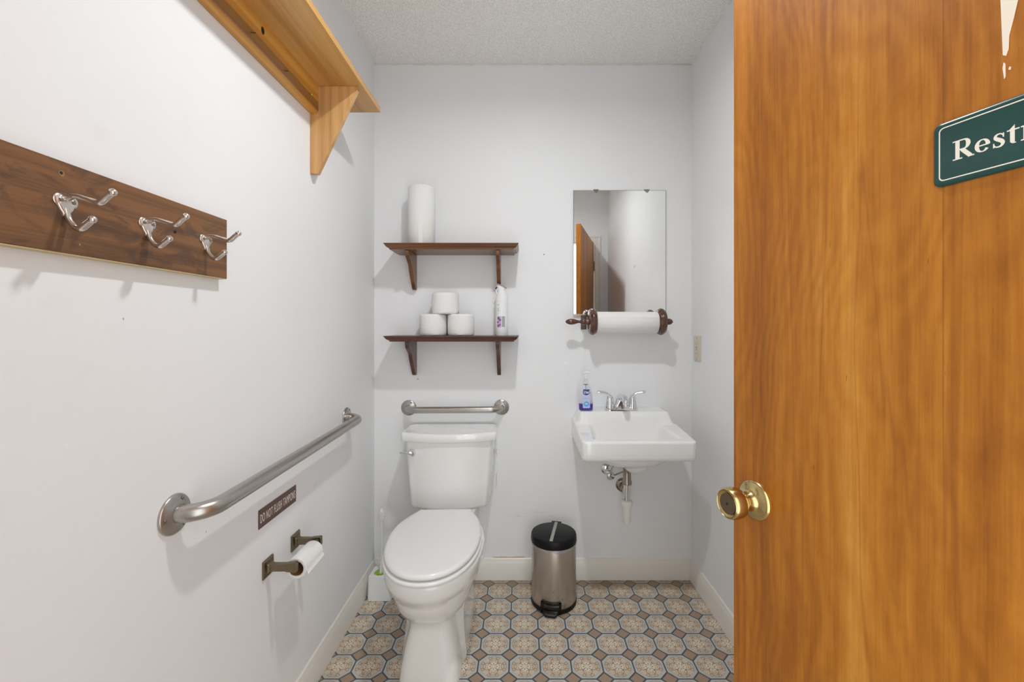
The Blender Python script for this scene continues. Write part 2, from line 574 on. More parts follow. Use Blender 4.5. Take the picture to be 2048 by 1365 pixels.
def text(name, body, size, mat, parent, mtx, sx=1.0, extrude=0.0002, spacing=1.0, align='LEFT', shear=0.0, bold=0.0):
    cu = bpy.data.curves.new(name, 'FONT')
    cu.body = body; cu.size = size; cu.extrude = extrude; cu.align_x = align
    cu.space_character = spacing; cu.shear = shear; cu.offset = bold
    tmp = bpy.data.objects.new(name + '_tmp', cu)
    C.objects.link(tmp)
    dg = bpy.context.evaluated_depsgraph_get()
    me = bpy.data.meshes.new_from_object(tmp.evaluated_get(dg))
    bpy.data.objects.remove(tmp)
    me.transform(Matrix.Diagonal((sx, 1, 1, 1)))
    me.transform(mtx)
    me.materials.clear(); me.materials.append(M[mat])
    o = bpy.data.objects.new(name, me)
    C.objects.link(o); o.parent = parent
    return o

def frame(o, xa, ya):               # matrix whose local x,y map onto xa,ya at origin o
    xa, ya = Vector(xa).normalized(), Vector(ya).normalized()
    za = xa.cross(ya)
    m = Matrix((xa, ya, za)).transposed().to_4x4()
    m.translation = Vector(o)
    return m

# ---------------------------------------------------------------- room shell
XL, XR, YF, H, T = -0.698, 0.8036, -2.02, 2.44, 0.11
OX0, OX1, OZ = -0.165, 0.675, 1.975       # doorway
struct(MB().box(XL - T, XR + T, YF - T, T, -0.08, 0).build('floor', 'floor', smooth=False), 'patterned vinyl floor of cream octagons and tan diamonds')
struct(MB().box(XL - T, XR + T, YF - T, T, H, H + 0.08).build('ceiling', 'ceiling', smooth=False), 'textured off-white ceiling')
struct(MB().box(XL - T, XR + T, 0, T, 0, H).build('wall_back', 'wall_back', smooth=False), 'white far wall behind toilet and sink')
struct(MB().box(XL - T, XL, YF - T, 0, 0, H).build('wall_left', 'wall_left', smooth=False), 'white left wall with the coat hooks')
struct(MB().box(XR, XR + T, YF - T, 0, 0, H).build('wall_right', 'wall_right', smooth=False), 'white right wall behind the open door')
wf = MB().box(XL, OX0, YF - T, YF, 0, H).box(OX1, XR, YF - T, YF, 0, H).box(OX0, OX1, YF - T, YF, OZ, H)
struct(wf.build('wall_front', 'wall_right', smooth=False), 'white wall around the doorway')

def baseboard(name, p0, p1, nrm):
    prof = [(0, 0), (0.013, 0), (0.013, 0.074), (0.0095, 0.082), (0.0075, 0.088), (0.0055, 0.096), (0.002, 0.099), (0, 0.099)]
    a, b, n = Vector((*p0, 0)), Vector((*p1, 0)), Vector((*nrm, 0))
    m = MB()
    m.rings([[a + n * d + Vector((0, 0, z)) for d, z in prof], [b + n * d + Vector((0, 0, z)) for d, z in prof]])
    return struct(m.build(name, 'trim', angle=25))
baseboard('baseboard_back', (XL, 0), (XR, 0), (0, -1))
baseboard('baseboard_left', (XL, YF), (XL, -0.012), (1, 0))
baseboard('baseboard_right', (XR, YF), (XR, -0.012), (-1, 0))
baseboard('baseboard_front', (XL + 0.013, YF), (OX0 - 0.057, YF), (0, 1))

# door casing on the room side and jamb lining
m = MB()
cp = [(0, 0), (0, 0.008), (0.012, 0.014), (0.018, 0.010), (0.040, 0.012), (0.050, 0.017), (0.057, 0.017), (0.057, 0)]   # (outwards, proud of wall)
path = [((OX0, 0), (-1, 0)), ((OX0, OZ), (-1, 1)), ((OX1, OZ), (1, 1)), ((OX1, 0), (1, 0))]
m.rings([[(px + d * nx, YF + h, pz + d * nz) for d, h in cp] for (px, pz), (nx, nz) in path])
m.box(OX0, OX0 + 0.002, YF - T, YF, 0, OZ).box(OX1 - 0.002, OX1, YF - T, YF, 0, OZ).box(OX0, OX1, YF - T, YF, OZ - 0.01, OZ)
m.box(OX0, OX0 + 0.012, YF - 0.075, YF - 0.037, 0, OZ).box(OX1 - 0.014, OX1, YF - 0.075, YF - 0.037, 0, OZ)
struct(m.build('trim_1', 'trim', angle=20), 'white moulded casing around the doorway')

# ---------------------------------------------------------------- door, opened into the room
DL = 0.829
door = MB().box(0, DL, 0, 0.035, 0.012, 1.965).build('door_1', 'door', smooth=False, bevel=0.0015)
door.location = (0.408, -1.224, 0)
door.rotation_euler = (0, 0, atan2(-0.9607, 0.2776))
struct(door, 'open honey-brown wooden door with a brass knob')
door['category'] = 'door'
kz, kx = 0.882, 0.052
kn = MB().lathe([(0.0, -0.0001), (0.0345, 0), (0.0352, 0.002), (0.034, 0.0045), (0.030, 0.0065), (0.020, 0.010), (0.0150, 0.016), (0.0145, 0.0225), (0.0, 0.0225)], (kx, 0, kz), (0, -1, 0), 48)
rose = kn.build('door_rosette', 'brass', door)
MB().lathe([(0, 0), (0.0032, 0), (0.0032, 0.0006), (0, 0.0006)], (kx + 0.0165, -0.0074, kz - 0.014), (0.25, -1, -0.2), 14).build('keyhole', 'hole', rose)
knob = MB().lathe([(0, 0.0226), (0.0128, 0.0226), (0.0125, 0.026), (0.0150, 0.029), (0.0205, 0.032), (0.0250, 0.036), (0.0272, 0.042), (0.0278, 0.049), (0.0272, 0.056), (0.0258, 0.0605), (0.0242, 0.0618), (0.0235, 0.0606), (0.0226, 0.0616), (0.0216, 0.0606), (0.0195, 0.0592), (0, 0.0592)],
                  (kx, 0, kz), (0, -1, 0), 56).build('door_knob', 'brass', door)
MB().lathe([(0, 0.0593), (0.0186, 0.0593), (0.0180, 0.0606), (0, 0.0610)], (kx, 0, kz), (0, -1, 0), 40).build('knob_button', 'brass_dark', knob)
MB().lathe([(0, 0.0606), (0.0022, 0.0606), (0.0022, 0.0613), (0, 0.0613)], (kx, 0, kz), (0, -1, 0), 14).build('release_hole', 'hole', knob)
MB().lathe([(0, 0), (0.033, 0), (0.034, 0.003), (0.020, 0.009), (0.013, 0.02), (0.013, 0.028), (0.022, 0.034), (0.027, 0.045), (0.026, 0.058), (0, 0.060)], (kx, 0.035, kz), (0, 1, 0), 40).build('inner_knob', 'brass', door)
MB().box(-0.0006, 0.0, 0.006, 0.029, kz - 0.028, kz + 0.028).build('latch_plate', 'brass', door, smooth=False)
for hz in (0.25, 1.0, 1.752):
    h = MB().lathe([(0, 0), (0.0055, 0), (0.0055, 0.085), (0, 0.085)], (DL + 0.004, 0.038, hz - 0.0425), 'z', 16)
    h.lathe([(0, 0), (0.0035, 0), (0.0045, 0.004), (0, 0.007)], (DL + 0.004, 0.038, hz + 0.0425), 'z', 12)
    h.box(DL, DL + 0.0015, 0.004, 0.036, hz - 0.043, hz + 0.043)
    h.build('hinge', 'bronze', door)
# flaked paint mark near the top edge of the picture
m = MB()
def blob(pts):
    m.prism(pts, 'y', -0.0004, 0.0)
blob([(0.3845, 1.60), (0.388, 1.488), (0.3905, 1.486), (0.3925, 1.492), (0.393, 1.506), (0.3965, 1.522), (0.400, 1.540), (0.404, 1.556), (0.406, 1.60)])
blob([(0.3878, 1.474), (0.3890, 1.462), (0.3902, 1.464), (0.3900, 1.478), (0.3886, 1.480)])
blob([(0.3925, 1.470), (0.3940, 1.469), (0.3945, 1.472), (0.393, 1.473)])
m.build('paint_mark', 'paint_chip', door, smooth=False)['label'] = 'flaked white paint mark'

# restroom sign on the door
DM = door.matrix_world.copy()
DMw = Matrix.Translation(Vector((0.408, -1.224, 0))) @ Matrix.Rotation(atan2(-0.9607, 0.2776), 4, 'Z')
sg = thing('restroom_sign', 'dark green plastic sign lettered in cream on the open wooden door', 'sign', DMw @ Vector((0.327, -0.0002, 1.363)), (0, 0, atan2(-0.9607, 0.2776)))
SW, SH = 0.158, 0.075
def rrect(x0, x1, z0, z1, r, n=8):
    out = []
    for cx, cz, a0 in ((x1 - r, z1 - r, 0), (x0 + r, z1 - r, pi / 2), (x0 + r, z0 + r, pi), (x1 - r, z0 + r, 1.5 * pi)):
        for k in range(n + 1):
            a = a0 + pi / 2 * k / n
            out.append((cx + r * cos(a), cz + r * sin(a)))
    return out
m = MB()
m.rings([[(x, y, z) for x, z in rrect(i, SW - i, i, SH - i, 0.008)] for y, i in ((0, 0), (-0.0022, 0), (-0.0036, 0.0016), (-0.004, 0.0038))])
m.build('sign_plate', 'sign_green', sg, angle=50)
m = MB()
o_, i_ = rrect(0.006, SW - 0.006, 0.006, SH - 0.006, 0.005), rrect(0.0073, SW - 0.0073, 0.0073, SH - 0.0073, 0.004)
m.rings([[(x, -0.0041, z) for x, z in o_], [(x, -0.0041, z) for x, z in i_]], False, False)
m.build('border_line', 'sign_cream', sg, smooth=False)

def serif_word():
    """hand-drawn bold roman letters, unit = x-height 1, returned as (list of polygons, advance) per letter"""
    def stroke(p0, p1, w):
        d = Vector(p1) - Vector(p0); nn = Vector((-d.y, d.x)).normalized() * w / 2
        a, b = Vector(p0), Vector(p1)
        return [tuple(a + nn), tuple(b + nn), tuple(b - nn), tuple(a - nn)]
    def rect(x0, x1, y0, y1): return [(x0, y0), (x1, y0), (x1, y1), (x0, y1)]
    def arc(cx, cy, rx, ry, a0, a1, wmin, wmax, tilt=0.0, n=22):
        out = []
        for k in range(n):
            q = []
            for kk in (k, k + 1):
                a = radians(a0 + (a1 - a0) * kk / n)
                w = wmin + (wmax - wmin) * abs(cos(a - radians(tilt))) ** 1.3
                q.append(((cx + (rx + w / 2) * cos(a), cy + (ry + w / 2 * 0.8) * sin(a)), (cx + (rx - w / 2) * cos(a), cy + (ry - w / 2 * 0.8) * sin(a))))
            out.append([q[0][0], q[1][0], q[1][1], q[0][1]])
        return out
    L = {}
    L['R'] = ([rect(.16, .42, 0, 1.45), rect(0, .58, 0, .09), rect(0, .5, 1.36, 1.45), rect(.4, .68, 1.35, 1.45), rect(.4, .68, .66, .76)]
              + arc(.66, 1.055, .27, .345, -90, 90, .10, .27) + [stroke((.56, .70), (1.06, .05), .27), rect(.93, 1.28, 0, .09)], 1.30)
    L['e'] = (arc(.43, .5, .31, .43, 0, 325, .09, .25, 0) + [rect(.16, .80, .47, .56)], .95)
    cl_ = smooth_path([(.60, .76, 0), (.50, .915, 0), (.34, .95, 0), (.20, .86, 0), (.19, .70, 0), (.34, .56, 0), (.50, .43, 0), (.58, .27, 0), (.50, .10, 0), (.34, .05, 0), (.17, .11, 0), (.10, .27, 0)], 3)
    wd = interp([.05, .08, .10, .15, .21, .25, .25, .21, .15, .10, .08, .05], len(cl_))
    sd = []
    for k in range(len(cl_)):
        t_ = (cl_[min(k + 1, len(cl_) - 1)] - cl_[max(k - 1, 0)]).normalized()
        nn = Vector((-t_.y, t_.x, 0)) * wd[k] / 2
        sd.append((tuple((cl_[k] + nn)[:2]), tuple((cl_[k] - nn)[:2])))
    L['s'] = ([[sd[k][0], sd[k + 1][0], sd[k + 1][1], sd[k][1]] for k in range(len(sd) - 1)] + [rect(.57, .64, .66, .96), rect(.06, .13, .04, .36)], .76)
    L['t'] = ([rect(.18, .42, .12, 1.0), rect(.02, .66, .90, .99), [(.42, 1.28), (.42, .95), (.10, .95)]] + arc(.43, .17, .13, .13, 180, 290, .10, .2), .70)
    L['r'] = ([rect(.14, .38, 0, 1.0), rect(.02, .56, 0, .09), rect(.02, .30, .91, 1.0), stroke((.36, .68), (.58, .92), .12)] + arc(.64, .83, .06, .06, 0, 360, .12, .13), .80)
    L['o'] = (arc(.44, .5, .31, .43, 0, 360, .09, .26, 8), .97)
    L['m'] = ([rect(.14, .38, 0, 1.0), rect(.02, .5, 0, .09), rect(.02, .30, .91, 1.0), rect(.66, .90, 0, .72), rect(.56, 1.0, 0, .09), rect(1.18, 1.42, 0, .72), rect(1.08, 1.54, 0, .09)]
              + arc(.64, .70, .14, .22, 0, 150, .10, .24) + arc(1.16, .70, .14, .22, 0, 150, .10, .24), 1.60)
    return L
L = serif_word()
cx = 0.0
total = sum(L[c][1] for c in 'Restroom')
ux = 0.124 / total
uz = 0.0152
for c in 'Restroom':
    m = MB()
    polys, adv = L[c]
    for k, pl in enumerate(polys):
        yy = -0.00412 - 0.000004 * (k % 5)
        m.add([(0.0195 + (cx + px) * ux, yy, 0.0262 + pz * uz) for px, pz in pl], [tuple(range(len(pl)))])
    m.build('letter', 'sign_cream', sg, smooth=False)
    cx += adv

# ---------------------------------------------------------------- coat rack on the left wall
rk = thing('coat_rack', 'brown stained board with three nickel double hooks on the left wall', 'coat rack', (XL, -1.0602, 1.306))
bx = 0.0195
bd = MB().box(0.0005, bx, -0.66, 0, 0, 0.1355).build('board', 'brownboard', rk, smooth=False, bevel=0.0012)
MB().box(0.0005, bx - 0.001, -0.6595, -0.0005, -0.0012, 0).build('raw_edge', 'raw_wood', rk, smooth=False)['label'] = 'pale unstained lower edge'
def disc(y, z, r, mat, name, par, d=0.0006):
    return MB().lathe([(0, 0), (r, 0), (r, d), (0, d)], (bx, y, z), 'x', 20).build(name, mat, par)
yr = lambda Z: (Z - 2.064) + 1.0602
disc(yr(0.6425), 0.1165, 0.0043, M['card'], 'screw_hole', rk); disc(yr(0.6418), 0.1172, 0.0024, 'hole', 'hole_centre', rk, 0.0008)
disc(yr(0.669), 0.0165, 0.0017, M['card'], 'screw_hole', rk)
disc(yr(0.853), 0.0758, 0.0030, 'hole', 'screw_hole', rk)
hook_src = None
def make_hook():
    b = MB()
    # plate: two ears and a stem running down
    for s_ in (-1, 1):
        b.sphere((0.0008, s_ * 0.0090, 0.0), 0.0094, 0.30, 1, 1.0, 24, 12)
    pl = [(-0.0150, -0.002), (-0.0100, -0.0130), (-0.0055, -0.0190), (-0.0042, -0.0235), (0.0042, -0.0235), (0.0055, -0.0190), (0.0100, -0.0130), (0.0150, -0.002), (0.006, 0.003), (-0.006, 0.003)]
    b.rings([[(x, y * k, z * k - (1 - k) * 0.012) for y, z in pl] for x, k in ((0, 1), (0.002, 0.98), (0.0036, 0.80), (0.0040, 0.55))])
    # upper prong
    up = smooth_path([(0.001, 0.0, 0.004), (0.014, 0.0, 0.0075), (0.032, 0, 0.003), (0.047, 0, -0.002), (0.054, 0, -0.001), (0.062, 0, 0.006), (0.070, 0, 0.0125)], 6)
    b.tube(up, interp([0.0055, 0.0036, 0.0036, 0.0046, 0.0050, 0.0048, 0.0047], len(up)), 14)
    b.sphere((0.0705, 0, 0.0128), 0.0057)
    # lower prong
    lo = smooth_path([(0.000, 0, -0.010), (0.0030, 0, -0.020), (0.0065, 0, -0.029), (0.015, 0, -0.039), (0.024, 0, -0.0405), (0.033, 0, -0.034), (0.040, 0, -0.028)], 6)
    b.tube(lo, interp([0.0050, 0.0042, 0.0040, 0.0042, 0.0048, 0.0050, 0.0047], len(lo)), 14)
    b.sphere((0.0405, 0, -0.0275), 0.0056)
    return b
hb = make_hook()
hooks = []
for i, Z in enumerate((0.6480, 0.7895, 0.9360)):
    if i == 0:
        hk = hb.build('hook', 'nickel', rk, angle=60)
        hk.location = (bx, yr(Z), 0.0775)
        for s_ in (-1, 1):
            sc = MB().lathe([(0, 0), (0.0034, 0), (0.0034, 0.001), (0.0022, 0.0018), (0, 0.0018)], (0.0029, s_ * 0.0092, 0), 'x', 16).build('screw', 'old_chrome', hk)
        hooks.append(hk)
    else:
        h2 = hooks[0].copy(); C.objects.link(h2); h2.location = (bx, yr(Z), 0.0775)
        for ch in hooks[0].children:
            c = ch.copy(); C.objects.link(c); c.parent = h2

# ---------------------------------------------------------------- long pine shelf high on the left wall
ps = thing('pine_shelf', 'long golden pine shelf with triangular bracket high on the left wall', 'shelf', (XL, -0.627, 1.70))
zs = 1.989 - 1.70
SY = -0.627
MB().box(0.0005, 0.174, -1.74 - SY, -0.447 - SY, zs, zs + 0.019).build('shelf_board', 'pine', ps, smooth=False, bevel=0.001)
rl = [(0.0005, 0.197), (0.020, 0.197), (0.0255, 0.2), (0.028, 0.206), (0.028, zs), (0.0005, zs)]
MB().prism([(a, b) for a, b in rl], 'y', -1.74 - SY, -0.001).build('back_rail', 'pine_rail', ps, angle=60)
bp = [(0.0005, 0.0), (0.026, 0.0), (0.156, zs - 0.012), (0.156, zs - 0.0005), (0.0005, zs - 0.0005)]
MB().prism(bp, 'y', 0, 0.017).build('bracket', 'pine_v', ps, smooth=False, bevel=0.0008)
MB().prism(bp, 'y', -1.74 - SY - 0.017, -1.74 - SY - 0.0002).build('bracket', 'pine_v', ps, smooth=False, bevel=0.0008)
def pnail(Z, z, L_, mat, dz=0.0, dy=0.0):
    y = Z - 2.064 - SY
    MB().tube([(0.028, y, z), (0.028 + L_, y + dy, z + dz)], 0.0011, 8).build('nail', mat, ps)
pnail(1.097, 0.236, 0.008, 'nail', -0.020, -0.030)
pnail(1.252, 0.230, 0.006, 'nail', -0.015, -0.026)
pnail(1.385, 0.232, 0.012, 'nail_bright', -0.010, -0.02)
MB().sphere((0.0275, 1.128 - 2.064 - SY, 0.262), 0.010, 0.25, 0.7, 1.0).build('knot', 'hole', ps)['label'] = 'dark open knot'

# ---------------------------------------------------------------- two wooden shelves on the far wall
def wall_shelf(label, mat, z_top, br_h, br_d):
    t = thing('wall_shelf', label, 'shelf', (-0.3060, 0, z_top), group=None)
    hw, dp = 0.2920, 0.180
    levels = [(0, 0), (-0.0045, 0), (-0.0065, -0.0035), (-0.012, -0.006), (-0.0175, -0.012), (-0.020, -0.0185), (-0.0255, -0.0205)]
    m = MB()
    m.rings([[(-hw - i, -0.0005, z), (hw + i, -0.0005, z), (hw + i, -dp - i, z), (-hw - i, -dp - i, z)] for z, i in levels])
    m.build('board', mat, t, angle=20)
    zb = -0.0257
    pr = [(0, zb), (-br_d, zb), (-br_d, zb - 0.012), (-br_d + 0.008, zb - 0.028), (-br_d + 0.034, zb - 0.044), (-br_d + 0.056, zb - 0.060), (-br_d + 0.070, zb - 0.084)]
    lo = [(-0.060, zb - br_h + 0.045), (-0.040, zb - br_h + 0.020), (-0.026, zb - br_h + 0.004), (-0.014, zb - br_h), (0, zb - br_h + 0.004)]
    curve = smooth_path([(a, b, 0) for a, b in pr[2:] + lo[:-1]], 5)
    poly = [pr[0], pr[1]] + [(p.x, p.y) for p in curve] + [lo[-1]]
    poly = [(min(a, -0.0005), b) for a, b in poly]
    for xc in (-0.198, 0.200):
        b = MB().prism(poly, 'x', xc - 0.0085, xc + 0.0085)
        b.build('bracket', mat, t, bevel=0.0022, angle=30)
    return t
wall_shelf('reddish brown wall shelf holding the standing paper towel roll', 'shelf_top', 1.557, 0.166, 0.155)['group'] = 'bracketed wooden shelves above the toilet'
wall_shelf('darker brown wall shelf holding toilet rolls and spray bottle', 'shelf_low', 1.154, 0.163, 0.155)['group'] = 'bracketed wooden shelves above the toilet'

# paper towel roll standing on the upper shelf
r_ = thing('paper_towel_roll', 'tall white paper towel roll standing on the upper shelf', 'paper towel', (-0.4565, -0.076, 1.5572))
mm = MB().hollow(0.0605, 0.021, 0, 0.270, seg=64, rd=0.004)
mm.build('paper', 'towel', r_, angle=60)
MB().hollow(0.0208, 0.0198, 0.001, 0.269, seg=40, rd=0.0002).build('core', 'card', r_)
MB().add([(0.0607 * cos(a), 0.0607 * sin(a), z) for a in [radians(-90 + 4 * k) for k in range(5)] for z in (0.003, 0.267)], [(2 * k, 2 * k + 2, 2 * k + 3, 2 * k + 1) for k in range(4)]).build('loose_edge', 'towel', r_)

# toilet rolls on the lower shelf
def toilet_roll(loc, label, rz):
    t = thing('toilet_roll', label, 'toilet roll', loc, (0, 0, rz), 'toilet rolls stacked on the lower shelf')
    seg = 72
    rs = []
    prof = [(0.021, 0.0), (0.054, 0.0), (0.0595, 0.004), (0.0605, 0.012), (0.0608, 0.05), (0.0602, 0.086), (0.0590, 0.093), (0.054, 0.0965), (0.021, 0.0965), (0.021, 0.0)]
    for r, h in prof:
        rs.append([((r + (0.0007 * sin(3 * a + h * 60) if r > 0.055 else 0)) * cos(a), (r + (0.0007 * sin(3 * a + h * 60) if r > 0.055 else 0)) * sin(a), h) for a in [2 * pi * i / seg for i in range(seg)]])
    m = MB(); m.rings(rs, False, False)
    m.build('paper', 'paper', t, angle=50)
    MB().hollow(0.0209, 0.0199, 0.001, 0.0955, seg=40, rd=0.0002).build('core', 'card', t)
    return t
tr = toilet_roll((-0.4035, -0.075, 1.1542), 'white toilet roll at the lower left of the stacked three', 0.3)
dup(tr, (-0.2770, -0.075, 1.1542), 'white toilet roll at the lower right of the stacked three, nearer the spray bottle', (0, 0, 2.1))
dup(tr, (-0.3480, -0.073, 1.2508), 'white toilet roll on top of the stacked three', (0, 0, 4.0))

# air freshener
af = thing('air_freshener_bottle', 'white spray air freshener with purple flower print on the lower shelf', 'air freshener', (-0.091, -0.080, 1.1542))
def oval(rx, ry, cx, z, seg=36, p=2.0):
    return [(cx + rx * (abs(cos(a)) ** (2 / p)) * (1 if cos(a) >= 0 else -1), ry * (abs(sin(a)) ** (2 / p)) * (1 if sin(a) >= 0 else -1), z) for a in [2 * pi * i / seg for i in range(seg)]]
MB().rings([oval(0.0265, 0.0265, 0, 0), oval(0.0285, 0.0285, 0, 0.004), oval(0.0285, 0.0285, 0, 0.06), oval(0.0285, 0.0285, 0, 0.145), oval(0.0275, 0.0275, 0, 0.163)]).build('bottle', 'white_plastic', af, angle=50)
def slant(ring, k):
    return [(x, y, z - x * k) for x, y, z in ring]
MB().rings([slant(oval(0.0288, 0.0288, 0, 0.150), 0.35), slant(oval(0.0290, 0.0290, 0.000, 0.160), 0.2), oval(0.0250, 0.0262, 0.0015, 0.182), oval(0.0190, 0.0200, 0.000, 0.200), slant(oval(0.0170, 0.0165, -0.004, 0.212), 0.2), slant(oval(0.0230, 0.0158, -0.002, 0.2215), 0.42)]).build('spray_cap', 'seat', af, angle=50)
MB().rings([slant(oval(rx, ry, -0.001, zz), 0.42) for rx, ry, zz in ((0.0232, 0.0160, 0.2218), (0.0262, 0.0170, 0.2235), (0.0255, 0.0162, 0.2265), (0.020, 0.011, 0.2285))]).build('top_plate', M['grey_print'], af, angle=50)
MB().tube([(-0.020, -0.004, 0.216), (-0.028, -0.006, 0.213)], [0.0045, 0.0035], 14).build('nozzle', 'black', af)
MB().tube(smooth_path([(-0.0185, -0.008, 0.214), (-0.024, -0.008, 0.203), (-0.0225, -0.008, 0.188)], 5), 0.0028, 10).build('trigger', 'white_plastic', af)
def wrap(cx_a, z, poly, R, mat, name, par, lift=0.0004):
    """flat print wrapped on a cylinder of radius R; poly in metres (arc, up) round angle cx_a"""
    from mathutils.geometry import tessellate_polygon
    if len(poly) == 4:
        (u0, v0), (u1, _), (_, v1) = poly[0], poly[1], poly[2]
        vs_, fs_ = [], []
        for k in range(9):
            a = cx_a + (u0 + (u1 - u0) * k / 8) / R
            vs_ += [((R + lift) * cos(a), (R + lift) * sin(a), z + v0), ((R + lift) * cos(a), (R + lift) * sin(a), z + v1)]
        return MB().add(vs_, [(2 * k, 2 * k + 2, 2 * k + 3, 2 * k + 1) for k in range(8)])
    pts = [(cx_a + u / R, z + v) for u, v in poly]
    tr_ = tessellate_polygon([[Vector((a * R, b, 0)) for a, b in pts]])
    b = MB().add([((R + lift) * cos(a), (R + lift) * sin(a), zz) for a, zz in pts], tr_)
    return b
def ellipse(u, v, ru, rv, n=14, rot=0.0):
    return [(u + ru * cos(t) * cos(rot) - rv * sin(t) * sin(rot), v + ru * cos(t) * sin(rot) + rv * sin(t) * cos(rot)) for t in [2 * pi * k / n for k in range(n)]]
m = MB()
def wadd(mb, b): mb.add(b.v, b.f)
for k in range(12):
    a = radians(-128 + k * 4.5)
fl = MB()
for (u, v, s_) in ((-0.011, 0.078, 1.0), (-0.004, 0.070, 0.9), (-0.014, 0.060, 0.8), (-0.012, 0.044, 0.9), (-0.004, 0.048, 0.7)):
    for k in range(5):
        a = 2 * pi * k / 5 + u * 300
        wadd(fl, wrap(radians(-96), 0, ellipse(u + 0.0038 * s_ * cos(a), v + 0.0038 * s_ * sin(a), 0.0034 * s_, 0.0019 * s_, 10, a), 0.0285, 'purple', '', af, 0.0006))
lb = wrap(radians(-96), 0, [(-0.017, 0.036), (0.0015, 0.036), (0.0015, 0.086), (-0.017, 0.086)], 0.0285, 'lilac', '', af, 0.0003)
lb.build('print_panel', 'lilac', af, smooth=False)
fl.build('flower_print', 'purple', af, smooth=False)
m = MB()
for k in range(12):
    wadd(m, wrap(radians(-96), 0, [(0.004, 0.039 + k * 0.0040), (0.0190, 0.039 + k * 0.0040), (0.0190, 0.0420 + k * 0.0040), (0.004, 0.0420 + k * 0.0040)], 0.0285, '', '', af, 0.0004))
m.build('small_print', 'grey_print', af, smooth=False)
m = MB()
for (u, v, ru, rv) in ((-0.011, 0.138, .0030, .0026), (-0.013, 0.121, .0045, .0018), (-0.012, 0.1125, .0048, .0020), (-0.013, 0.104, .0020, .0010), (-0.013, 0.099, .0022, .0009)):
    o_, q_ = ellipse(u, v, ru, rv, 16, 0.3), ellipse(u, v, ru * 0.55, rv * 0.45, 16, 0.3)
    R = 0.0289; ca = radians(-96)
    vs = [(R * cos(ca + a / R), R * sin(ca + a / R), b) for a, b in o_ + q_]
    m.add(vs, [(i, (i + 1) % 16, 16 + (i + 1) % 16, 16 + i) for i in range(16)])
m.build('brand_mark', M['navy'] if False else M['grey_print'], af, smooth=False)

# ---------------------------------------------------------------- mirror
mi = thing('wall_mirror', 'frameless rectangular mirror held by metal clips above the sink', 'mirror', (0.4625, 0, 1.252))
MB().box(-0.2185, 0.2185, -0.0055, -0.0004, 0, 0.586).build('backing', 'mirror_edge', mi, smooth=False)
MB().add([(-0.217, -0.0058, 0.0015), (0.217, -0.0058, 0.0015), (0.217, -0.0058, 0.5845), (-0.217, -0.0058, 0.5845)], [(0, 1, 2, 3)]).build('mirror_glass', 'mirror', mi, smooth=False)
MB().box(-0.219, 0.219, -0.0085, -0.0004, -0.010, 0.0015).build('bottom_channel', 'old_chrome', mi, smooth=False)
for xc in (-0.112, 0.128):
    MB().prism([(xc - 0.012, 0.590), (xc - 0.010, 0.582), (xc - 0.002, 0.575), (xc + 0.004, 0.575), (xc + 0.010, 0.582), (xc + 0.012, 0.590)], 'y', -0.010, -0.0004).build('clip', 'old_chrome', mi, bevel=0.001)

# ---------------------------------------------------------------- paper towel holder
HX, HY, HZ = 0.4725, -0.088, 1.2165
ph = thing('paper_towel_holder', 'dark turned wooden paper towel holder mounted under the mirror', 'towel holder', (HX, 0, HZ))
def knobprof(sgn):
    p = [(0.0, 0.0), (0.0125, 0.0), (0.0125, 0.006), (0.0105, 0.010), (0.0125, 0.014), (0.0125, 0.022), (0.0095, 0.026), (0.0060, 0.030), (0.0052, 0.034), (0.0072, 0.041), (0.0108, 0.050), (0.0125, 0.059), (0.0118, 0.067), (0.0085, 0.075), (0.0035, 0.080), (0.0, 0.081)]
    return p
dprof = [(0, 0), (0.052, 0), (0.056, 0.003), (0.0565, 0.007), (0.0600, 0.010), (0.0612, 0.016), (0.0590, 0.023), (0.0555, 0.026), (0.0540, 0.030), (0.049, 0.032), (0, 0.032)]
MB().lathe(dprof, (-0.1365 - 0.0, HY, 0), (-1, 0, 0), 56).build('end_disc', 'walnut', ph, angle=45)
MB().lathe(dprof, (0.1415, HY, 0), (1, 0, 0), 56).build('end_disc', 'walnut', ph, angle=45)
rod = MB().lathe([(0, -0.14), (0.0085, -0.14), (0.0085, 0.145), (0, 0.145)], (0, HY, 0), 'x', 20)
rod.lathe([(r * 1.12, h * 1.30) for r, h in knobprof(1)], (-0.1690, HY, 0), (-1, 0, 0), 28)
rod.lathe([(0, 0), (0.0125, 0), (0.0125, 0.004), (0.0100, 0.007), (0.0135, 0.014), (0.0145, 0.021), (0.0125, 0.029), (0.006, 0.037), (0, 0.039)], (0.1740, HY, 0), (1, 0, 0), 28)
rod.build('rod', 'walnut', ph, angle=50)
for s_, x0 in ((-1, -0.194), (1, 0.152)):
    x1 = x0 + 0.026
    MB().box(x0, x1, -0.012, -0.0005, -0.036, 0.032).box(x0 + 0.003, x1 - 0.003, HY, -0.011, -0.015, 0.013).build('mount', 'walnut', ph, smooth=False, bevel=0.002)
pr_ = thing('paper_towel_roll', 'thin white paper towel roll lying in the wooden holder', 'paper towel', (HX, HY, HZ))
MB().hollow(0.0485, 0.020, -0.1355, 0.1395, (0, 0, -0.0035), 'x', 64, 0.0015).build('paper', 'towel', pr_, angle=60)
MB().hollow(0.0199, 0.0190, -0.134, 0.138, (0, 0, -0.0035), 'x', 40, 0.0002).build('core', 'card', pr_)
sheet = MB()
sp = []
for k in range(7):
    a = radians(25 + 9 * k)
    sp.append((-cos(a) * (0.0489 + 0.0004), sin(a) * 0.0489 - 0.0035))
sheet.add([(x, y, z) for y, z in sp for x in (-0.134, 0.138)], [(2 * k, 2 * k + 1, 2 * k + 3, 2 * k + 2) for k in range(6)])
sheet.build('sheet_end', 'towel', pr_)

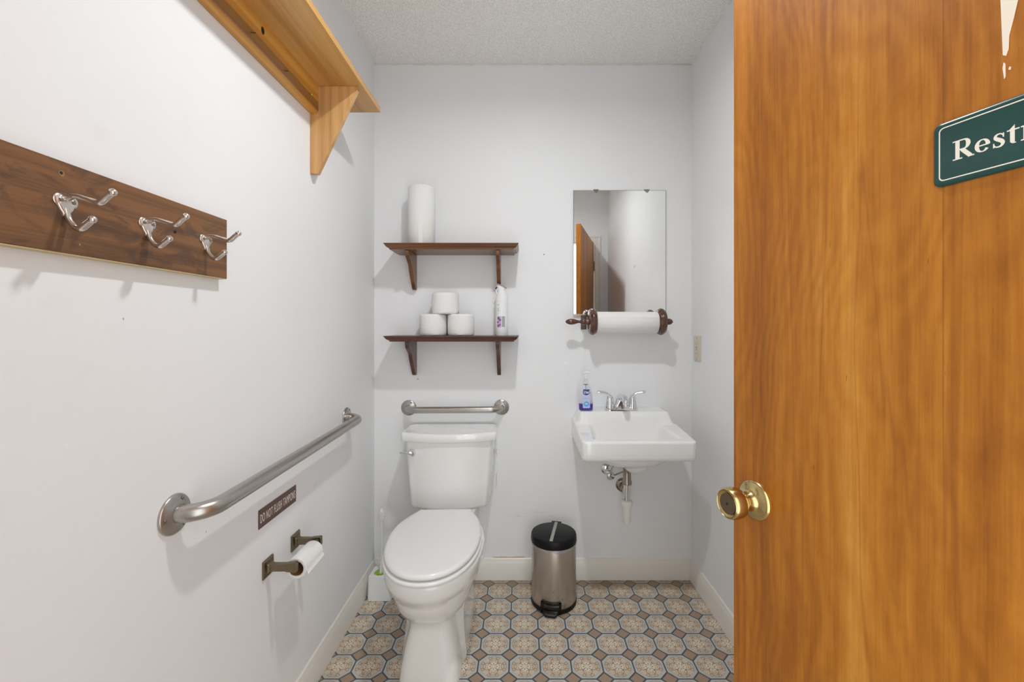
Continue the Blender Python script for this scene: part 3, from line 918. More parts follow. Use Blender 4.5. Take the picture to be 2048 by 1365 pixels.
# ---------------------------------------------------------------- almond wall plate on the right wall
wp = thing('wall_plate', 'almond outlet plate on the right wall near the corner', 'outlet', (XR, -0.0755, 1.095))
m = MB()
m.rings([[(x, y, z) for y, z in rrect(-0.0385 + i, 0.0385 - i, -0.058 + i, 0.058 - i, 0.005)] for x, i in ((-0.0003, 0), (-0.003, 0), (-0.0055, 0.003))])
m.build('plate', 'beige', wp, angle=50)
MB().box(-0.0075, -0.0055, -0.017, 0.017, -0.034, 0.034).build('insert', 'beige', wp, bevel=0.0008)
for z in (-0.022, 0.020):
    for yy in (-0.00575, 0.00575):
        MB().box(-0.0078, -0.0074, yy - 0.00125, yy + 0.00125, z - 0.004, z + 0.004).build('slot', 'beige_dark', wp, smooth=False)
for z in (-0.005, 0.005):
    MB().box(-0.0086, -0.0074, -0.006, 0.006, z - 0.003, z + 0.003).build('button', 'beige_dark', wp, bevel=0.0004)
for z in (-0.048, 0.048):
    MB().lathe([(0, 0), (0.0032, 0), (0.0028, 0.001), (0, 0.0012)], (-0.0055, 0, z), (-1, 0, 0), 14).build('screw', 'beige_dark', wp)

# ---------------------------------------------------------------- grab bars
def grab_bar(label, p0, p1, nrm, reach, r, fl):
    p0, p1, n = Vector(p0), Vector(p1), Vector(nrm)
    t = thing('grab_bar', label, 'grab bar', (p0 + p1) / 2)
    c = (p0 + p1) / 2
    a, b = p0 - c, p1 - c
    d = (b - a).normalized()
    bend = 0.055
    pts = []
    def corner(base, dr):
        out = []
        cen = base + n * (reach - bend) + dr * bend
        for k in range(11):
            th = pi / 2 * k / 10
            out.append(cen - dr * bend * cos(th) + n * bend * sin(th))
        return out
    q0, q1 = corner(a, d), corner(b, -d)
    pts = [a + n * 0.004] + q0 + q1[::-1] + [b + n * 0.004]
    MB().tube(pts, r, 32).build('bar', 'bar', t, angle=60)
    for base in (a, b):
        f = MB().lathe([(0, 0.0003), (fl, 0.0003), (fl, 0.003), (fl * 0.95, 0.0058), (fl * 0.75, 0.0074), (r * 1.35, 0.0105), (r * 1.08, 0.0125), (r * 0.9, 0.0125)], base, n, 48).build('flange', 'bar', t, angle=50)
        side = n.cross(Vector((0, 0, 1)))
        for k in range(3):
            th = radians(90 + 120 * k + 25)
            p = base + (side * cos(th) + Vector((0, 0, 1)) * sin(th)) * fl * 0.76 + n * 0.0070
            MB().lathe([(0, 0), (0.0042, 0), (0.0040, 0.0015), (0.0025, 0.0024), (0.0008, 0.0018), (0, 0.0018)], p, n, 16).build('screw', 'old_chrome', f)
    return t
grab_bar('long steel grab bar on the left wall', (XL, -1.190, 0.820), (XL, -0.330, 0.833), (1, 0, 0), 0.060, 0.0175, 0.040)['group'] = 'steel grab bars'
grab_bar('short steel grab bar on the far wall above the toilet tank', (-0.534, 0, 0.810), (-0.096, 0, 0.813), (0, -1, 0), 0.062, 0.0152, 0.0365)['group'] = 'steel grab bars'

# ---------------------------------------------------------------- small brown sign on left wall
fs = thing('flush_sign', 'narrow brown sign with white capitals under the long grab bar', 'sign', (XL, -0.910, 0.657))
MB().box(0.0003, 0.002, 0, 0.191, 0, 0.0505).build('sign_plate', 'sign_brown', fs, smooth=False, bevel=0.0004)
text('lettering', 'DO NOT FLUSH TAMPONS', 0.0335, 'sign_white', fs, frame((0.0021, 0.0955, 0.0135), (0, 1, 0), (0, 0, 1)), 0.405, 0.0002, 1.12, 'CENTER', 0, 0.0)

# ---------------------------------------------------------------- toilet paper holder
th = thing('toilet_paper_holder', 'bronze two-post toilet paper holder on the left wall', 'toilet paper holder', (XL, -0.797, 0.537))
for yc, s_ in ((-0.0720, 1), (0.0735, -1)):
    p = MB()
    q = lambda i, x: [(x, yc + u, v) for u, v in ((-0.0245 + i, -0.0245 + i), (0.0245 - i, -0.0245 + i), (0.0245 - i, 0.0245 - i), (-0.0245 + i, 0.0245 - i))]
    p.rings([q(0, 0.0004), q(0, 0.004), q(0.003, 0.0062), q(0.012, 0.0075), q(0.0145, 0.013)])
    secs = [(0.011, 0.009, 0.0115), (0.018, 0.0072, 0.0100), (0.050, 0.0066, 0.0100), (0.058, 0.0070, 0.0115), (0.080, 0.0072, 0.0135), (0.083, 0.0060, 0.0120)]
    p.rings([[(x, yc - hy, -hz), (x, yc + hy, -hz), (x, yc + hy, hz), (x, yc - hy, hz)] for x, hy, hz in secs])
    p.lathe([(0, 0), (0.0095, 0), (0.0090, 0.006), (0, 0.006)], (0.070, yc + s_ * 0.0065, -0.001), (0, s_, 0), 24)
    p.build('post', 'bronze', th, bevel=0.0012, angle=30)
MB().lathe([(0, -0.062), (0.0062, -0.062), (0.0062, 0.063), (0, 0.063)], (0.070, 0, -0.001), 'y', 24).build('roller', 'bronze', th)
tq = thing('toilet_roll', 'nearly used up toilet roll hanging on the bronze holder', 'toilet roll', (XL + 0.070, -0.797, 0.537))
RC = -0.0155
MB().hollow(0.0290, 0.0208, -0.0545, 0.0480, (0, 0, RC), 'y', 60, 0.001).build('paper', 'paper', tq, angle=60)
MB().hollow(0.0206, 0.0198, -0.0535, 0.0470, (0, 0, RC), 'y', 40, 0.0002).build('core', 'card', tq)
m = MB()
sheetp = [(0.0292 * cos(radians(a)), 0.0292 * sin(radians(a)) + RC) for a in range(60, -11, -10)] + [(0.0315, RC - 0.011), (0.0335, RC - 0.016)]
rs = []
for x, z in sheetp:
    rs.append([(x, -0.052, z), (x + 0.0003, 0.046, z + (0.003 if z < RC - 0.008 else 0))])
m.add([p for r in rs for p in r], [(2 * k, 2 * k + 1, 2 * k + 3, 2 * k + 2) for k in range(len(rs) - 1)])
m.build('loose_sheet', 'paper', tq)

# ---------------------------------------------------------------- toilet
TX = -0.305
to = thing('toilet', 'white two-piece toilet with closed lid against the far wall', 'toilet', (-0.317, 0, 0), (0, 0, 0.03))
def outline(yf, yb, yc, hw, rear, p=2.15, n=40, pf=None, ye=None):
    """half widths along y: egg shape in front, running into a deck of half width rear"""
    pf = pf or p
    ye = yb + 0.02 if ye is None else ye
    L_ = []
    for k in range(n + 1):
        t = k / n
        y = yf + (yb - yf) * (1 - cos(pi * t)) / 2 if t < 1 else yb
        if y < yc:
            w = hw * max(0.0, 1 - abs((y - yc) / (yc - yf)) ** pf) ** (1 / p)
        else:
            w = hw * max(0.0, 1 - min(1, abs((y - yc) / (ye - yc))) ** p) ** (1 / p)
            w = (w ** 6 + rear ** 6) ** (1 / 6)
        L_.append((w, y))
    ring = [(w, y) for w, y in L_]
    left = [(-w, y) for w, y in L_[::-1] if w > 1e-9]
    return ring + left
BX = -0.013
def scaled(yf, yb, yc, hw, rear, z, p=2.15, pf=None, ye=None):
    o = outline(yf, yb, yc, hw, rear, p, pf=pf, ye=ye)
    return [(x + BX * min(1, max(0, (-0.15 - y) / 0.25)), y, z) for x, y in o]
bowl = MB()
secs = [  # z, yf, yb, yc, hw, rear, p, pf
    (0.000, -0.632, -0.13, -0.50, 0.104, 0.100, 5.0, 5.0),
    (0.015, -0.632, -0.13, -0.50, 0.104, 0.100, 5.0, 5.0),
    (0.050, -0.625, -0.13, -0.50, 0.099, 0.096, 5.0, 5.0),
    (0.120, -0.612, -0.12, -0.49, 0.086, 0.096, 4.5, 4.5),
    (0.165, -0.604, -0.10, -0.48, 0.076, 0.100, 4.0, 4.0),
    (0.196, -0.606, -0.08, -0.47, 0.080, 0.104, 3.4, 3.4),
    (0.212, -0.624, -0.06, -0.46, 0.098, 0.108, 2.8, 2.6),
    (0.236, -0.654, -0.04, -0.46, 0.124, 0.110, 2.4, 2.3),
    (0.268, -0.685, -0.03, -0.46, 0.139, 0.110, 2.2, 2.1),
    (0.304, -0.702, -0.03, -0.46, 0.147, 0.110, 2.15, 2.05),
    (0.331, -0.711, -0.03, -0.46, 0.154, 0.110, 2.15, 2.0),
    (0.3345, -0.726, -0.03, -0.46, 0.167, 0.110, 2.15, 2.0),
    (0.360, -0.735, -0.03, -0.46, 0.173, 0.111, 2.15, 2.0),
    (0.390, -0.741, -0.03, -0.46, 0.177, 0.111, 2.15, 2.0),
    (0.398, -0.740, -0.03, -0.46, 0.176, 0.111, 2.15, 2.0),
    (0.402, -0.734, -0.034, -0.46, 0.170, 0.107, 2.15, 2.0)]
bowl.rings([scaled(yf, yb, yc, hw, rear, z, p, pf, -0.215 if z > 0.25 else None) for z, yf, yb, yc, hw, rear, p, pf in secs])
bowl.build('bowl', 'porcelain', to, angle=60)
def plate(levels, yf, yb, yc, hw, rear):
    b = MB()
    b.rings([scaled(yf + i, yb - i, yc, hw - i, rear - i, z, 2.2, 2.0) for z, i in levels])
    return b
plate([(0.4045, 0.012), (0.4070, 0.0025), (0.409, 0), (0.4145, 0), (0.4170, 0.002), (0.4180, 0.009)], -0.752, -0.262, -0.485, 0.1700, 0.110).build('seat', 'seat', to, angle=60)
lidm = plate([(0.4225, 0.014), (0.4240, 0.002), (0.428, 0), (0.433, 0.0005), (0.4375, 0.004), (0.440, 0.010), (0.4412, 0.025), (0.4425, 0.06)], -0.745, -0.255, -0.485, 0.1655, 0.106)
lidm.build('seat_cover', 'seat', to, angle=60)
for s_ in (-1, 1):
    MB().lathe([(0, -0.018), (0.009, -0.018), (0.010, -0.016), (0.010, 0.016), (0.009, 0.018), (0, 0.018)], (s_ * 0.072, -0.247, 0.422), 'x', 18).box(s_ * 0.072 - 0.016, s_ * 0.072 + 0.016, -0.262, -0.236, 0.402, 0.416).build('seat_hinge', 'seat', to, angle=50)

def tank_ring(hf, hb, yf, yb, z, bow, r=0.022, rb=0.006, bb=0.0, n=24):
    """plan of the cistern: half width hf in front and hb behind, front bowed by bow, back by bb"""
    pts = []
    for k in range(7):
        a = pi / 2 - pi / 2 * k / 6
        pts.append((hb - rb + rb * cos(a), yb - rb + rb * sin(a)))
    for k in range(7):
        a = pi / 2 * k / 6
        pts.append((hf - r + r * cos(a), yf + r - r * sin(a)))
    for k in range(1, n):
        x = (hf - r) - 2 * (hf - r) * k / n
        pts.append((x, yf - bow * (1 - (x / (hf - r)) ** 2)))
    for k in range(7):
        a = pi / 2 + pi / 2 * k / 6
        pts.append((-hf + r + r * cos(a), yf + r - r * sin(a)))
    for k in range(7):
        a = pi - pi / 2 * k / 6
        pts.append((-hb + rb + rb * cos(a), yb - rb + rb * sin(a)))
    for k in range(1, 10):
        x = -(hb - rb) + 2 * (hb - rb) * k / 10
        pts.append((x, yb + bb * (1 - (x / (hb - rb)) ** 2)))
    return [(x, y, z) for x, y in pts]
tk = MB()
tk.rings([[(x - 0.003, y, z) for x, y, z in tank_ring(hf + 0.008, hb + 0.018, yf, yb, z, bow)] for hf, hb, yf, yb, z, bow in (
    (0.146, 0.146, -0.158, -0.045, 0.4035, 0.022), (0.156, 0.158, -0.166, -0.034, 0.4075, 0.026), (0.161, 0.164, -0.171, -0.030, 0.420, 0.029), (0.1675, 0.172, -0.177, -0.026, 0.52, 0.031), (0.175, 0.178, -0.182, -0.022, 0.63, 0.033), (0.181, 0.179, -0.186, -0.020, 0.700, 0.034))])
tk.build('tank', 'porcelain', to, angle=50)
tl = MB()
lr = [tank_ring(hw, hw - 0.002, yf, yb, z, bow, 0.016, 0.028, bb) for hw, yf, yb, z, bow, bb in (
    (0.199, -0.187, -0.022, 0.7010, 0.034, 0.004), (0.2035, -0.192, -0.018, 0.7025, 0.036, 0.005), (0.2055, -0.194, -0.016, 0.706, 0.037, 0.006), (0.2050, -0.193, -0.016, 0.7340, 0.037, 0.006), (0.2035, -0.1915, -0.0175, 0.7365, 0.0365, 0.006))]
for k, z in ((0.975, 0.7385), (0.93, 0.7392), (0.86, 0.7385), (0.6, 0.7425), (0.3, 0.7450), (0.05, 0.7455)):
    lr.append([(x * k, (y + 0.110) * k - 0.110, z) for x, y, _ in lr[4]])
tl.rings([[(x - 0.003, y, z) for x, y, z in r_] for r_ in lr])
tl.build('tank_lid', 'porcelain', to, angle=50)
fx = -0.1580
fl_ = MB().lathe([(0, 0), (0.0155, 0), (0.0165, 0.004), (0.0140, 0.009), (0.0125, 0.013), (0.0110, 0.018), (0, 0.019)], (fx, -0.1885, 0.654), (0, -1, 0), 28)
fl_.tube(smooth_path([(fx, -0.203, 0.654), (fx - 0.016, -0.205, 0.657), (fx - 0.034, -0.203, 0.658), (fx - 0.052, -0.199, 0.656)], 4), [0.0055] * 5 + [0.0045] * 4 + [0.0042] * 2 + [0.0052, 0.0030], 14)
fl_.build('flush_lever', 'chrome', to, angle=50)


# ---------------------------------------------------------------- toilet brush and its holder
bh = thing('brush_holder', 'white plastic toilet brush holder on the floor in the left corner', 'brush holder', (-0.621, -0.118, 0))
def rr3(hx, hy, r, z): return [(x, y, z) for x, y in rrect(-hx, hx, -hy, hy, r, 6)]
b = MB()
b.rings([rr3(0.0525, 0.0515, 0.012, 0.0005), rr3(0.0525, 0.0515, 0.012, 0.006), rr3(0.0505, 0.0495, 0.012, 0.094), rr3(0.0485, 0.0475, 0.011, 0.1005)], True, False)
circ = lambda r, z: [(-0.006 + r * cos(2 * pi * (i + .5) / 28 ), -0.004 + r * sin(2 * pi * (i + .5) / 28), z) for i in range(28)]
b.rings([rr3(0.0485, 0.0475, 0.011, 0.1005), circ(0.0300, 0.102), circ(0.0285, 0.100), circ(0.0285, 0.02)], False, True)
b.build('cup', 'white_plastic', bh, angle=45)
br = thing('toilet_brush', 'white long-handled toilet brush with lime green bristles in its holder', 'toilet brush', (-0.628, -0.123, 0.0225))
g = MB()
for k in range(11):
    a = 2 * pi * k / 11
    g.tube([(0.006 * cos(a), 0.006 * sin(a), 0.072), (0.022 * cos(a + .2), 0.022 * sin(a + .2), 0.076), (0.0265 * cos(a + .3), 0.0265 * sin(a + .3), 0.066)], [0.0035, 0.0052, 0.0045], 10)
g.lathe([(0, 0.002), (0.02, 0.004), (0.0245, 0.02), (0.0245, 0.055), (0.020, 0.068), (0.008, 0.074), (0, 0.074)], seg=28)
g.build('bristle_head', 'green', br, angle=60)
hp = [(0, 0, 0.07), (0.004, 0.002, 0.12), (0.005, 0.004, 0.20), (0.003, 0.006, 0.27), (0.001, 0.006, 0.296)]
h = MB()
sp_ = smooth_path(hp, 6)
h.tube(sp_, interp([0.0075, 0.0058, 0.0052, 0.0056, 0.0080], len(sp_)), 16)
h.sphere((0.002, 0.006, 0.325), 0.0300, 0.45, 0.22, 1.12, 22, 16)
h.build('handle', 'seat', br, angle=60)
m = MB()
for k in range(7):
    m.box(-0.005, 0.009, -0.0022, -0.0008, 0.308 + k * 0.0055, 0.3105 + k * 0.0055)
m.build('grip_ribs', 'white_plastic', br, smooth=False)

# ---------------------------------------------------------------- pedal bin
tc = thing('trash_can', 'round stainless pedal bin with black lid on the floor under the sink', 'trash can', (0.1395, -0.164, 0), (0, 0, -0.20))
MB().lathe([(0, 0.0005), (0.0955, 0.0005), (0.0985, 0.004), (0.0985, 0.016), (0.0965, 0.019), (0, 0.019)], seg=64).build('base_ring', 'black', tc)
MB().lathe([(0.0950, 0.018), (0.0962, 0.020), (0.0962, 0.262), (0.0950, 0.266), (0.0930, 0.266), (0.0930, 0.030), (0, 0.030)], seg=80, caps=False).build('body', 'can', tc, angle=60)
seg = 72
rs = []
for j, (r, z) in enumerate(((0.0966, 0.268), (0.0972, 0.262), (0.0974, 0.260), (0.0970, 0.256))):
    rs.append([((r + 0.0009 * sin(9 * a) * j / 3) * cos(a), (r + 0.0009 * sin(9 * a) * j / 3) * sin(a), z - (0.0035 * sin(5 * a + 1) + 0.002 * sin(13 * a)) * (j / 3)) for a in [2 * pi * i / seg for i in range(seg)]])
MB().rings(rs, False, False).build('bin_liner', 'liner', tc, angle=80)
lid = MB().lathe([(0.0940, 0.266), (0.0985, 0.266), (0.0995, 0.270), (0.0985, 0.290), (0.0955, 0.298), (0.090, 0.3005), (0, 0.3025)], seg=80)
lid.box(-0.022, 0.022, 0.088, 0.104, 0.262, 0.300)
ld = lid.build('lid', 'black', tc, angle=40)
MB().box(-0.0065, 0.0070, -0.088, 0.088, 0.2995, 0.3036).build('lid_strip', 'silver_strip', ld, bevel=0.0005)
fr = MB()
RR = 0.0972
def curved(x0, x1, z0, z1, r0, r1, n=8):
    rings = []
    for k in range(n + 1):
        x = x0 + (x1 - x0) * k / n
        a = math.asin(x / RR)
        rings.append([(r * sin(a), -r * cos(a), z) for r, z in ((r0, z0), (r1, z0), (r1, z1), (r0, z1))])
    fr.rings(rings)
curved(-0.042, 0.042, 0.040, 0.048, 0.094, 0.1010)
curved(-0.042, -0.033, 0.004, 0.048, 0.094, 0.1010, 3)
curved(0.033, 0.042, 0.004, 0.048, 0.094, 0.1010, 3)
curved(-0.042, 0.042, 0.002, 0.008, 0.094, 0.1010)
fr.build('pedal_surround', 'black_gloss', tc, angle=40)
fr = MB()
curved(-0.033, 0.033, 0.008, 0.026, 0.0964, 0.0990)
fr.build('pedal_opening', 'hole', tc)
pd = MB()
pd.rings([[(-w, y, z0), (w, y, z0), (w, y, z1), (-w, y, z1)] for w, y, z0, z1 in ((0.032, -0.094, 0.016, 0.024), (0.031, -0.104, 0.012, 0.021), (0.027, -0.115, 0.007, 0.016), (0.020, -0.122, 0.004, 0.010))])
pd.build('pedal', 'black_gloss', tc, bevel=0.002)

# ---------------------------------------------------------------- wall-hung sink
sk = thing('sink', 'white wall-hung china sink with chrome faucet in the right corner', 'sink', (0.4630, 0, 0))
SHW, SDP = 0.2275, 0.362
def sst(a, b, x):
    t = min(1, max(0, (x - a) / (b - a)))
    return t * t * (3 - 2 * t)
def sink_top(x, d):
    rim = 0.767 - (max(d, 0.12) - 0.08) / 0.28 * 0.024
    led = 0.8135
    wl = 1 - sst(0.108, 0.150, d)                      # ledge along the wall
    side = 1 - sst(0.192, 0.219, abs(x + 0.004))
    z = rim + (led - rim) * wl * side
    # well: steep sides and front, rear slope starting at the ledge
    hx = 0.158 + 0.020 * sst(0.10, 0.33, d)
    e = hx - abs(x + 0.006)
    f = sst(-0.001, 0.034, e) * sst(0.118, 0.190, d) * (1 - sst(0.300, 0.336, d))
    r2 = min(1, (x / 0.15) ** 2 + ((d - 0.222) / 0.10) ** 2)
    zb = 0.674 - 0.018 * (1 - r2)
    return z * (1 - f) + zb * f
ins, NX, NY = 0.010, 92, 84
x0, x1, d0, d1 = -SHW + ins, SHW - ins, 0.0005, SDP - ins
R = 0.016
def clampc(x, d):
    cx_ = max(min(x, x1 - R), x0 + R)
    cd = min(d, d1 - R)
    if (x > x1 - R or x < x0 + R) and d > d1 - R:
        v = Vector((x - cx_, d - cd))
        if v.length > 0:
            k = max(abs(v.x), abs(v.y)) / v.length
            v = v * k
        return cx_ + v.x, cd + v.y
    return x, d
b = MB()
vs = []
for j in range(NY + 1):
    for i in range(NX + 1):
        x, d = x0 + (x1 - x0) * i / NX, d0 + (d1 - d0) * j / NY
        x, d = clampc(x, d)
        vs.append((x, -d, sink_top(x, d)))
fsx = [(j * (NX + 1) + i, j * (NX + 1) + i + 1, (j + 1) * (NX + 1) + i + 1, (j + 1) * (NX + 1) + i) for j in range(NY) for i in range(NX)]
b.add(vs, fsx)
loop = [(j * (NX + 1)) for j in range(NY + 1)] + [NY * (NX + 1) + i for i in range(1, NX + 1)] + [j * (NX + 1) + NX for j in range(NY - 1, -1, -1)]
lp = [vs[i] for i in loop]
nr = []
for k, p in enumerate(lp):
    x, d = p[0], -p[1]
    cx_ = max(min(x, x1 - R), x0 + R); cd = min(d, d1 - R)
    v = Vector((x - cx_ if abs(x - cx_) > 1e-7 else 0, d - cd if d - cd > 1e-7 else 0))
    if v.length < 1e-7: v = Vector((1 if x > 0 else -1, 0))
    v.normalize()
    nr.append(v)
def off(k, o, z):
    p = lp[k]
    y = -( -p[1] + nr[k].y * o)
    return (p[0] + nr[k].x * o, min(y, -0.0005), z)
layers = []
ZB = 0.664
for o, dz in ((0, 0), (0.004, -0.0008), (0.0075, -0.003), (0.0096, -0.0065), (0.010, -0.011)):
    layers.append([off(k, o, lp[k][2] + dz) for k in range(len(lp))])
for t_, o in ((0.5, 0.0095), (0.85, 0.0085), (1.0, 0.006)):
    layers.append([off(k, o, (lp[k][2] - 0.011) * (1 - t_) + (ZB + 0.006) * t_) for k in range(len(lp))])
layers.append([off(k, 0.002, ZB + 0.001) for k in range(len(lp))])
layers.append([off(k, -0.006, ZB) for k in range(len(lp))])
nl = len(lp)
vv = [p for L_ in layers for p in L_]
ff = [(a * nl + k, a * nl + k + 1, (a + 1) * nl + k + 1, (a + 1) * nl + k) for a in range(len(layers) - 1) for k in range(nl - 1)]
ff.append(tuple((len(layers) - 1) * nl + k for k in range(nl)))
b.add(vv, ff)
b.add([layers[a][0] for a in range(len(layers))] + [layers[a][-1] for a in range(len(layers))], [])
# bulges of the bowl below
def bulge(cx_, cy_, z, ax_, ay_, dz):
    b.rings([[(cx_ + ax_ * cos(t) * cos(2 * pi * i / 40), cy_ + ay_ * cos(t) * sin(2 * pi * i / 40), z - dz * sin(t)) for i in range(40)] for t in [radians(k) for k in (0, 12, 24, 36, 48, 60, 70, 78, 84, 89)]])
bulge(0, -0.205, ZB + 0.0005, 0.165, 0.130, 0.064)
bulge(0.020, -0.215, 0.632, 0.062, 0.060, 0.060)
b.build('basin', 'porcelain', sk, angle=55)
MB().lathe([(0, 0), (0.019, 0), (0.021, 0.001), (0.019, 0.003), (0.012, 0.002), (0, 0.002)], (0, -0.222, 0.6575), 'z', 28).build('drain', 'chrome', sk)

# faucet on the ledge
fz = 0.8135
fc = MB()
fc.rings([[(x - 0.009, y - 0.072, z) for x, y in rrect(-0.0745 + i, 0.0745 - i, -0.0265 + i, 0.0265 - i, 0.022)] for z, i in ((fz, 0), (fz + 0.006, 0), (fz + 0.009, 0.003))])
fau = fc.build('faucet', 'chrome', sk, angle=50)
for s_ in (-1, 1):
    hx = -0.009 + s_ * 0.0515
    hd = MB().lathe([(0, 0.008), (0.0215, 0.008), (0.0205, 0.014), (0.0175, 0.034), (0.0165, 0.036), (0.0160, 0.050), (0.0130, 0.062), (0.0085, 0.068), (0, 0.070)], (hx, -0.072, fz), 'z', 32)
    lv = smooth_path([(hx, -0.072, fz + 0.050), (hx + s_ * 0.008, -0.072, fz + 0.070), (hx + s_ * 0.024, -0.074, fz + 0.079), (hx + s_ * 0.046, -0.077, fz + 0.083), (hx + s_ * 0.058, -0.078, fz + 0.082)], 6)
    hd.tube(lv, interp([0.0130, 0.0105, 0.0085, 0.0108, 0.0085], len(lv)), 16, True, 0.62)
    hd.build('handle', 'chrome', fau, angle=55)
bd_ = MB()
bd_.rings([[(x - 0.009, y - yc, fz + z) for x, y in rrect(-hx_, hx_, -hy_, hy_, r__)] for z, hx_, hy_, r__, yc in ((0.006, 0.046, 0.024, 0.012, 0.073), (0.014, 0.036, 0.0225, 0.012, 0.072), (0.028, 0.0285, 0.021, 0.014, 0.071), (0.045, 0.0245, 0.021, 0.018, 0.072), (0.060, 0.021, 0.019, 0.018, 0.074), (0.071, 0.014, 0.013, 0.0125, 0.078), (0.075, 0.005, 0.005, 0.0045, 0.080))])
bd_.build('faucet_body', 'chrome', fau, angle=70)
sp2 = smooth_path([(-0.009, -0.070, fz + 0.050), (-0.009, -0.090, fz + 0.060), (-0.009, -0.112, fz + 0.063), (-0.009, -0.135, fz + 0.060), (-0.009, -0.152, fz + 0.054), (-0.009, -0.160, fz + 0.050)], 7)
spt = MB().tube(sp2, interp([0.0180, 0.0175, 0.0165, 0.0155, 0.0145, 0.0140], len(sp2)), 28)
spt.sphere((-0.009, -0.1605, fz + 0.0500), 0.0141)
spt.lathe([(0, 0), (0.0095, 0), (0.0095, 0.012), (0, 0.012)], (-0.009, -0.163, fz + 0.032), 'z', 20)
spt.build('spout', 'chrome', fau, angle=55)

# waste and water supply below
wx = -0.0045
MB().lathe([(0, 0), (0.0205, 0), (0.0205, 0.014), (0.0175, 0.018), (0.0170, 0.072), (0.020, 0.080), (0, 0.080)], (wx, -0.164, 0.508), 'z', 32).build('drain_nut', 'old_chrome', sk)
MB().lathe([(0, 0), (0.0150, 0), (0.0150, 0.085), (0, 0.085)], (wx, -0.164, 0.430), 'z', 28).build('tailpiece', 'chrome', sk)
MB().lathe([(0, -0.100), (0.0080, -0.100), (0.0125, -0.097), (0.0150, -0.088), (0.0168, -0.050), (0.0185, -0.018), (0.0235, -0.016), (0.0250, -0.006), (0.0245, 0.004), (0.0200, 0.006), (0, 0.006)], (wx, -0.164, 0.432), 'z', 32).build('trap_cup', 'pvc', sk)
MB().lathe([(0, 0.0003), (0.033, 0.0003), (0.032, 0.004), (0.024, 0.009), (0.017, 0.011), (0.017, 0.080), (0.0145, 0.082), (0.0145, 0.160), (0, 0.160)], (0.014, 0, 0.445), (-0.11, -1, 0.07), 36).build('waste_arm', 'old_chrome', sk, angle=45)
vl = MB().lathe([(0, 0.0003), (0.028, 0.0003), (0.027, 0.004), (0.018, 0.009), (0.0085, 0.011), (0.0085, 0.045), (0, 0.045)], (-0.061, 0, 0.520), (0, -1, 0), 32)
vl.sphere((-0.061, -0.048, 0.520), 0.0140)
vl.tube(smooth_path([(-0.061, -0.048, 0.522), (-0.050, -0.052, 0.542), (-0.034, -0.064, 0.575), (-0.030, -0.072, 0.62)], 5), 0.0045, 12)
vl.build('supply_valve', 'chrome', sk, angle=50)
MB().lathe([(0, 0), (0.0155, 0), (0.0195, 0.003), (0.0195, 0.010), (0.0150, 0.015), (0, 0.016)], (-0.057, -0.060, 0.510), (0.25, -1, -0.2), 28).build('valve_knob', 'chrome', sk, angle=45)
MB().tube([(-0.036, -0.070, 0.515), (-0.012, -0.140, 0.555)], 0.0035, 10).build('pop_up_lever', 'old_chrome', sk)

# ---------------------------------------------------------------- soap bottle
sb = thing('soap_bottle', 'clear pump bottle with a little violet liquid soap on the sink ledge', 'soap bottle', (0.2920, -0.076, 0.8143))
def ov2(rx, ry, z): return oval(rx, ry, 0, z, 40, 2.6)
MB().rings([ov2(0.0290, 0.0180, 0.0003), ov2(0.0315, 0.0200, 0.004), ov2(0.0318, 0.0205, 0.028), ov2(0.0295, 0.0195, 0.070), ov2(0.0250, 0.0175, 0.100), ov2(0.0215, 0.0160, 0.108), ov2(0.0130, 0.0125, 0.1135), ov2(0.0110, 0.0110, 0.116)]).build('bottle', 'clear', sb, angle=50)
MB().rings([ov2(0.0275, 0.0170, 0.0015), ov2(0.0305, 0.0192, 0.005), ov2(0.0306, 0.0196, 0.027), ov2(0.0295, 0.0190, 0.0280)]).build('liquid', 'soap', sb, angle=50)
MB().lathe([(0, 0), (0.0120, 0), (0.0125, 0.002), (0.0118, 0.012), (0.0090, 0.016), (0.0060, 0.024), (0, 0.024)], (0, 0, 0.116), 'z', 28).build('collar', 'clear', sb, angle=50)
pm = MB().tube([(0, 0, 0.138), (0, 0, 0.166)], 0.0045, 14)
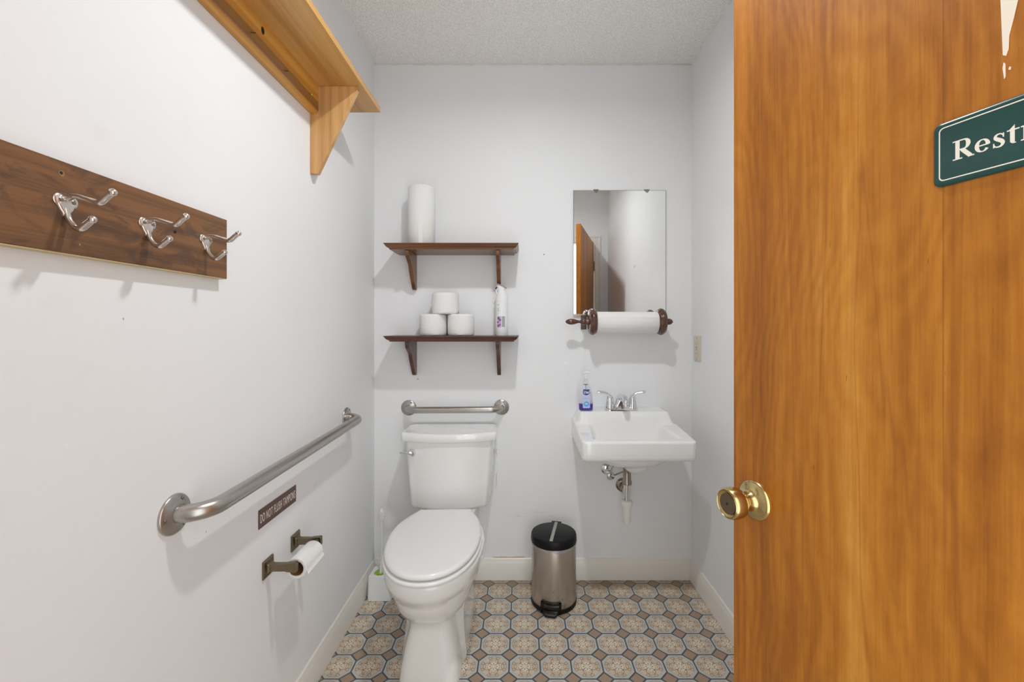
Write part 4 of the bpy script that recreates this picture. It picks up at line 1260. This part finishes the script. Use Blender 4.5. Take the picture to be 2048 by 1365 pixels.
pm.tube(smooth_path([(-0.008, 0, 0.168), (0.0, 0, 0.171), (0.012, -0.002, 0.170), (0.024, -0.004, 0.166)], 4), [0.0035] * 4 + [0.0046] * 3 + [0.0034] * 3 + [0.0027] * 2 + [0.0024], 12)
pm.build('pump', 'white_plastic', sb, angle=50)
MB().lathe([(0, 0), (0.0028, 0), (0.0028, 0.100), (0, 0.100)], (0, 0.004, 0.016), 'z', 10).build('dip_tube', 'white_plastic', sb)
LY = -0.0215
def lab(poly, y, mat, name):
    MB().prism(poly, 'y', y, y + 0.0004).build(name, mat, sb, smooth=False)
lab([(x, z) for x, z in rrect(-0.0165, 0.0155, 0.012, 0.098, 0.003, 4)], LY, 'label_blue', 'label_sheet')
lab(ellipse(-0.0010, 0.083, 0.0155, 0.0125, 24), LY - 0.0003, 'navy', 'brand_oval')
lab(ellipse(-0.0005, 0.030, 0.0130, 0.0120, 24), LY - 0.0003, 'skyblue', 'bubble_print')
lab(ellipse(-0.0005, 0.0315, 0.0065, 0.0040, 20), LY - 0.0006, 'label_blue', 'bubble_highlight')
lab([(-0.0150, 0.091), (0.0140, 0.091), (0.0140, 0.096), (-0.0150, 0.096)], LY - 0.0006, 'navy', 'label_band')
lab([(-0.0145, 0.054), (0.0135, 0.054), (0.0135, 0.057), (-0.0145, 0.057)], LY - 0.0003, 'lilac', 'label_line')
text('brand_name', 'Dial', 0.0150, 'sign_white', sb, frame((-0.0010, LY - 0.0008, 0.0785), (1, 0, 0), (0, 0, 1)), 1.0, 0.0001, 1.0, 'CENTER', 0.2, 0.0004)

# ---------------------------------------------------------------- ceiling lamp that lights the room
cl = thing('ceiling_light', 'round white flush downlight in the ceiling over the room', 'ceiling light', (LAMP_POS[0], LAMP_POS[1], H))
MB().lathe([(0.046, -0.0005), (0.075, -0.0005), (0.076, -0.003), (0.070, -0.007), (0.052, -0.0095), (0.048, -0.0085), (0.046, -0.0005)], seg=48, caps=False).build('trim_ring', 'seat', cl)
MB().lathe([(0, -0.0005), (0.0465, -0.0005), (0.0465, -0.0045), (0, -0.0055)], seg=48).build('lens', 'lens', cl, angle=60)
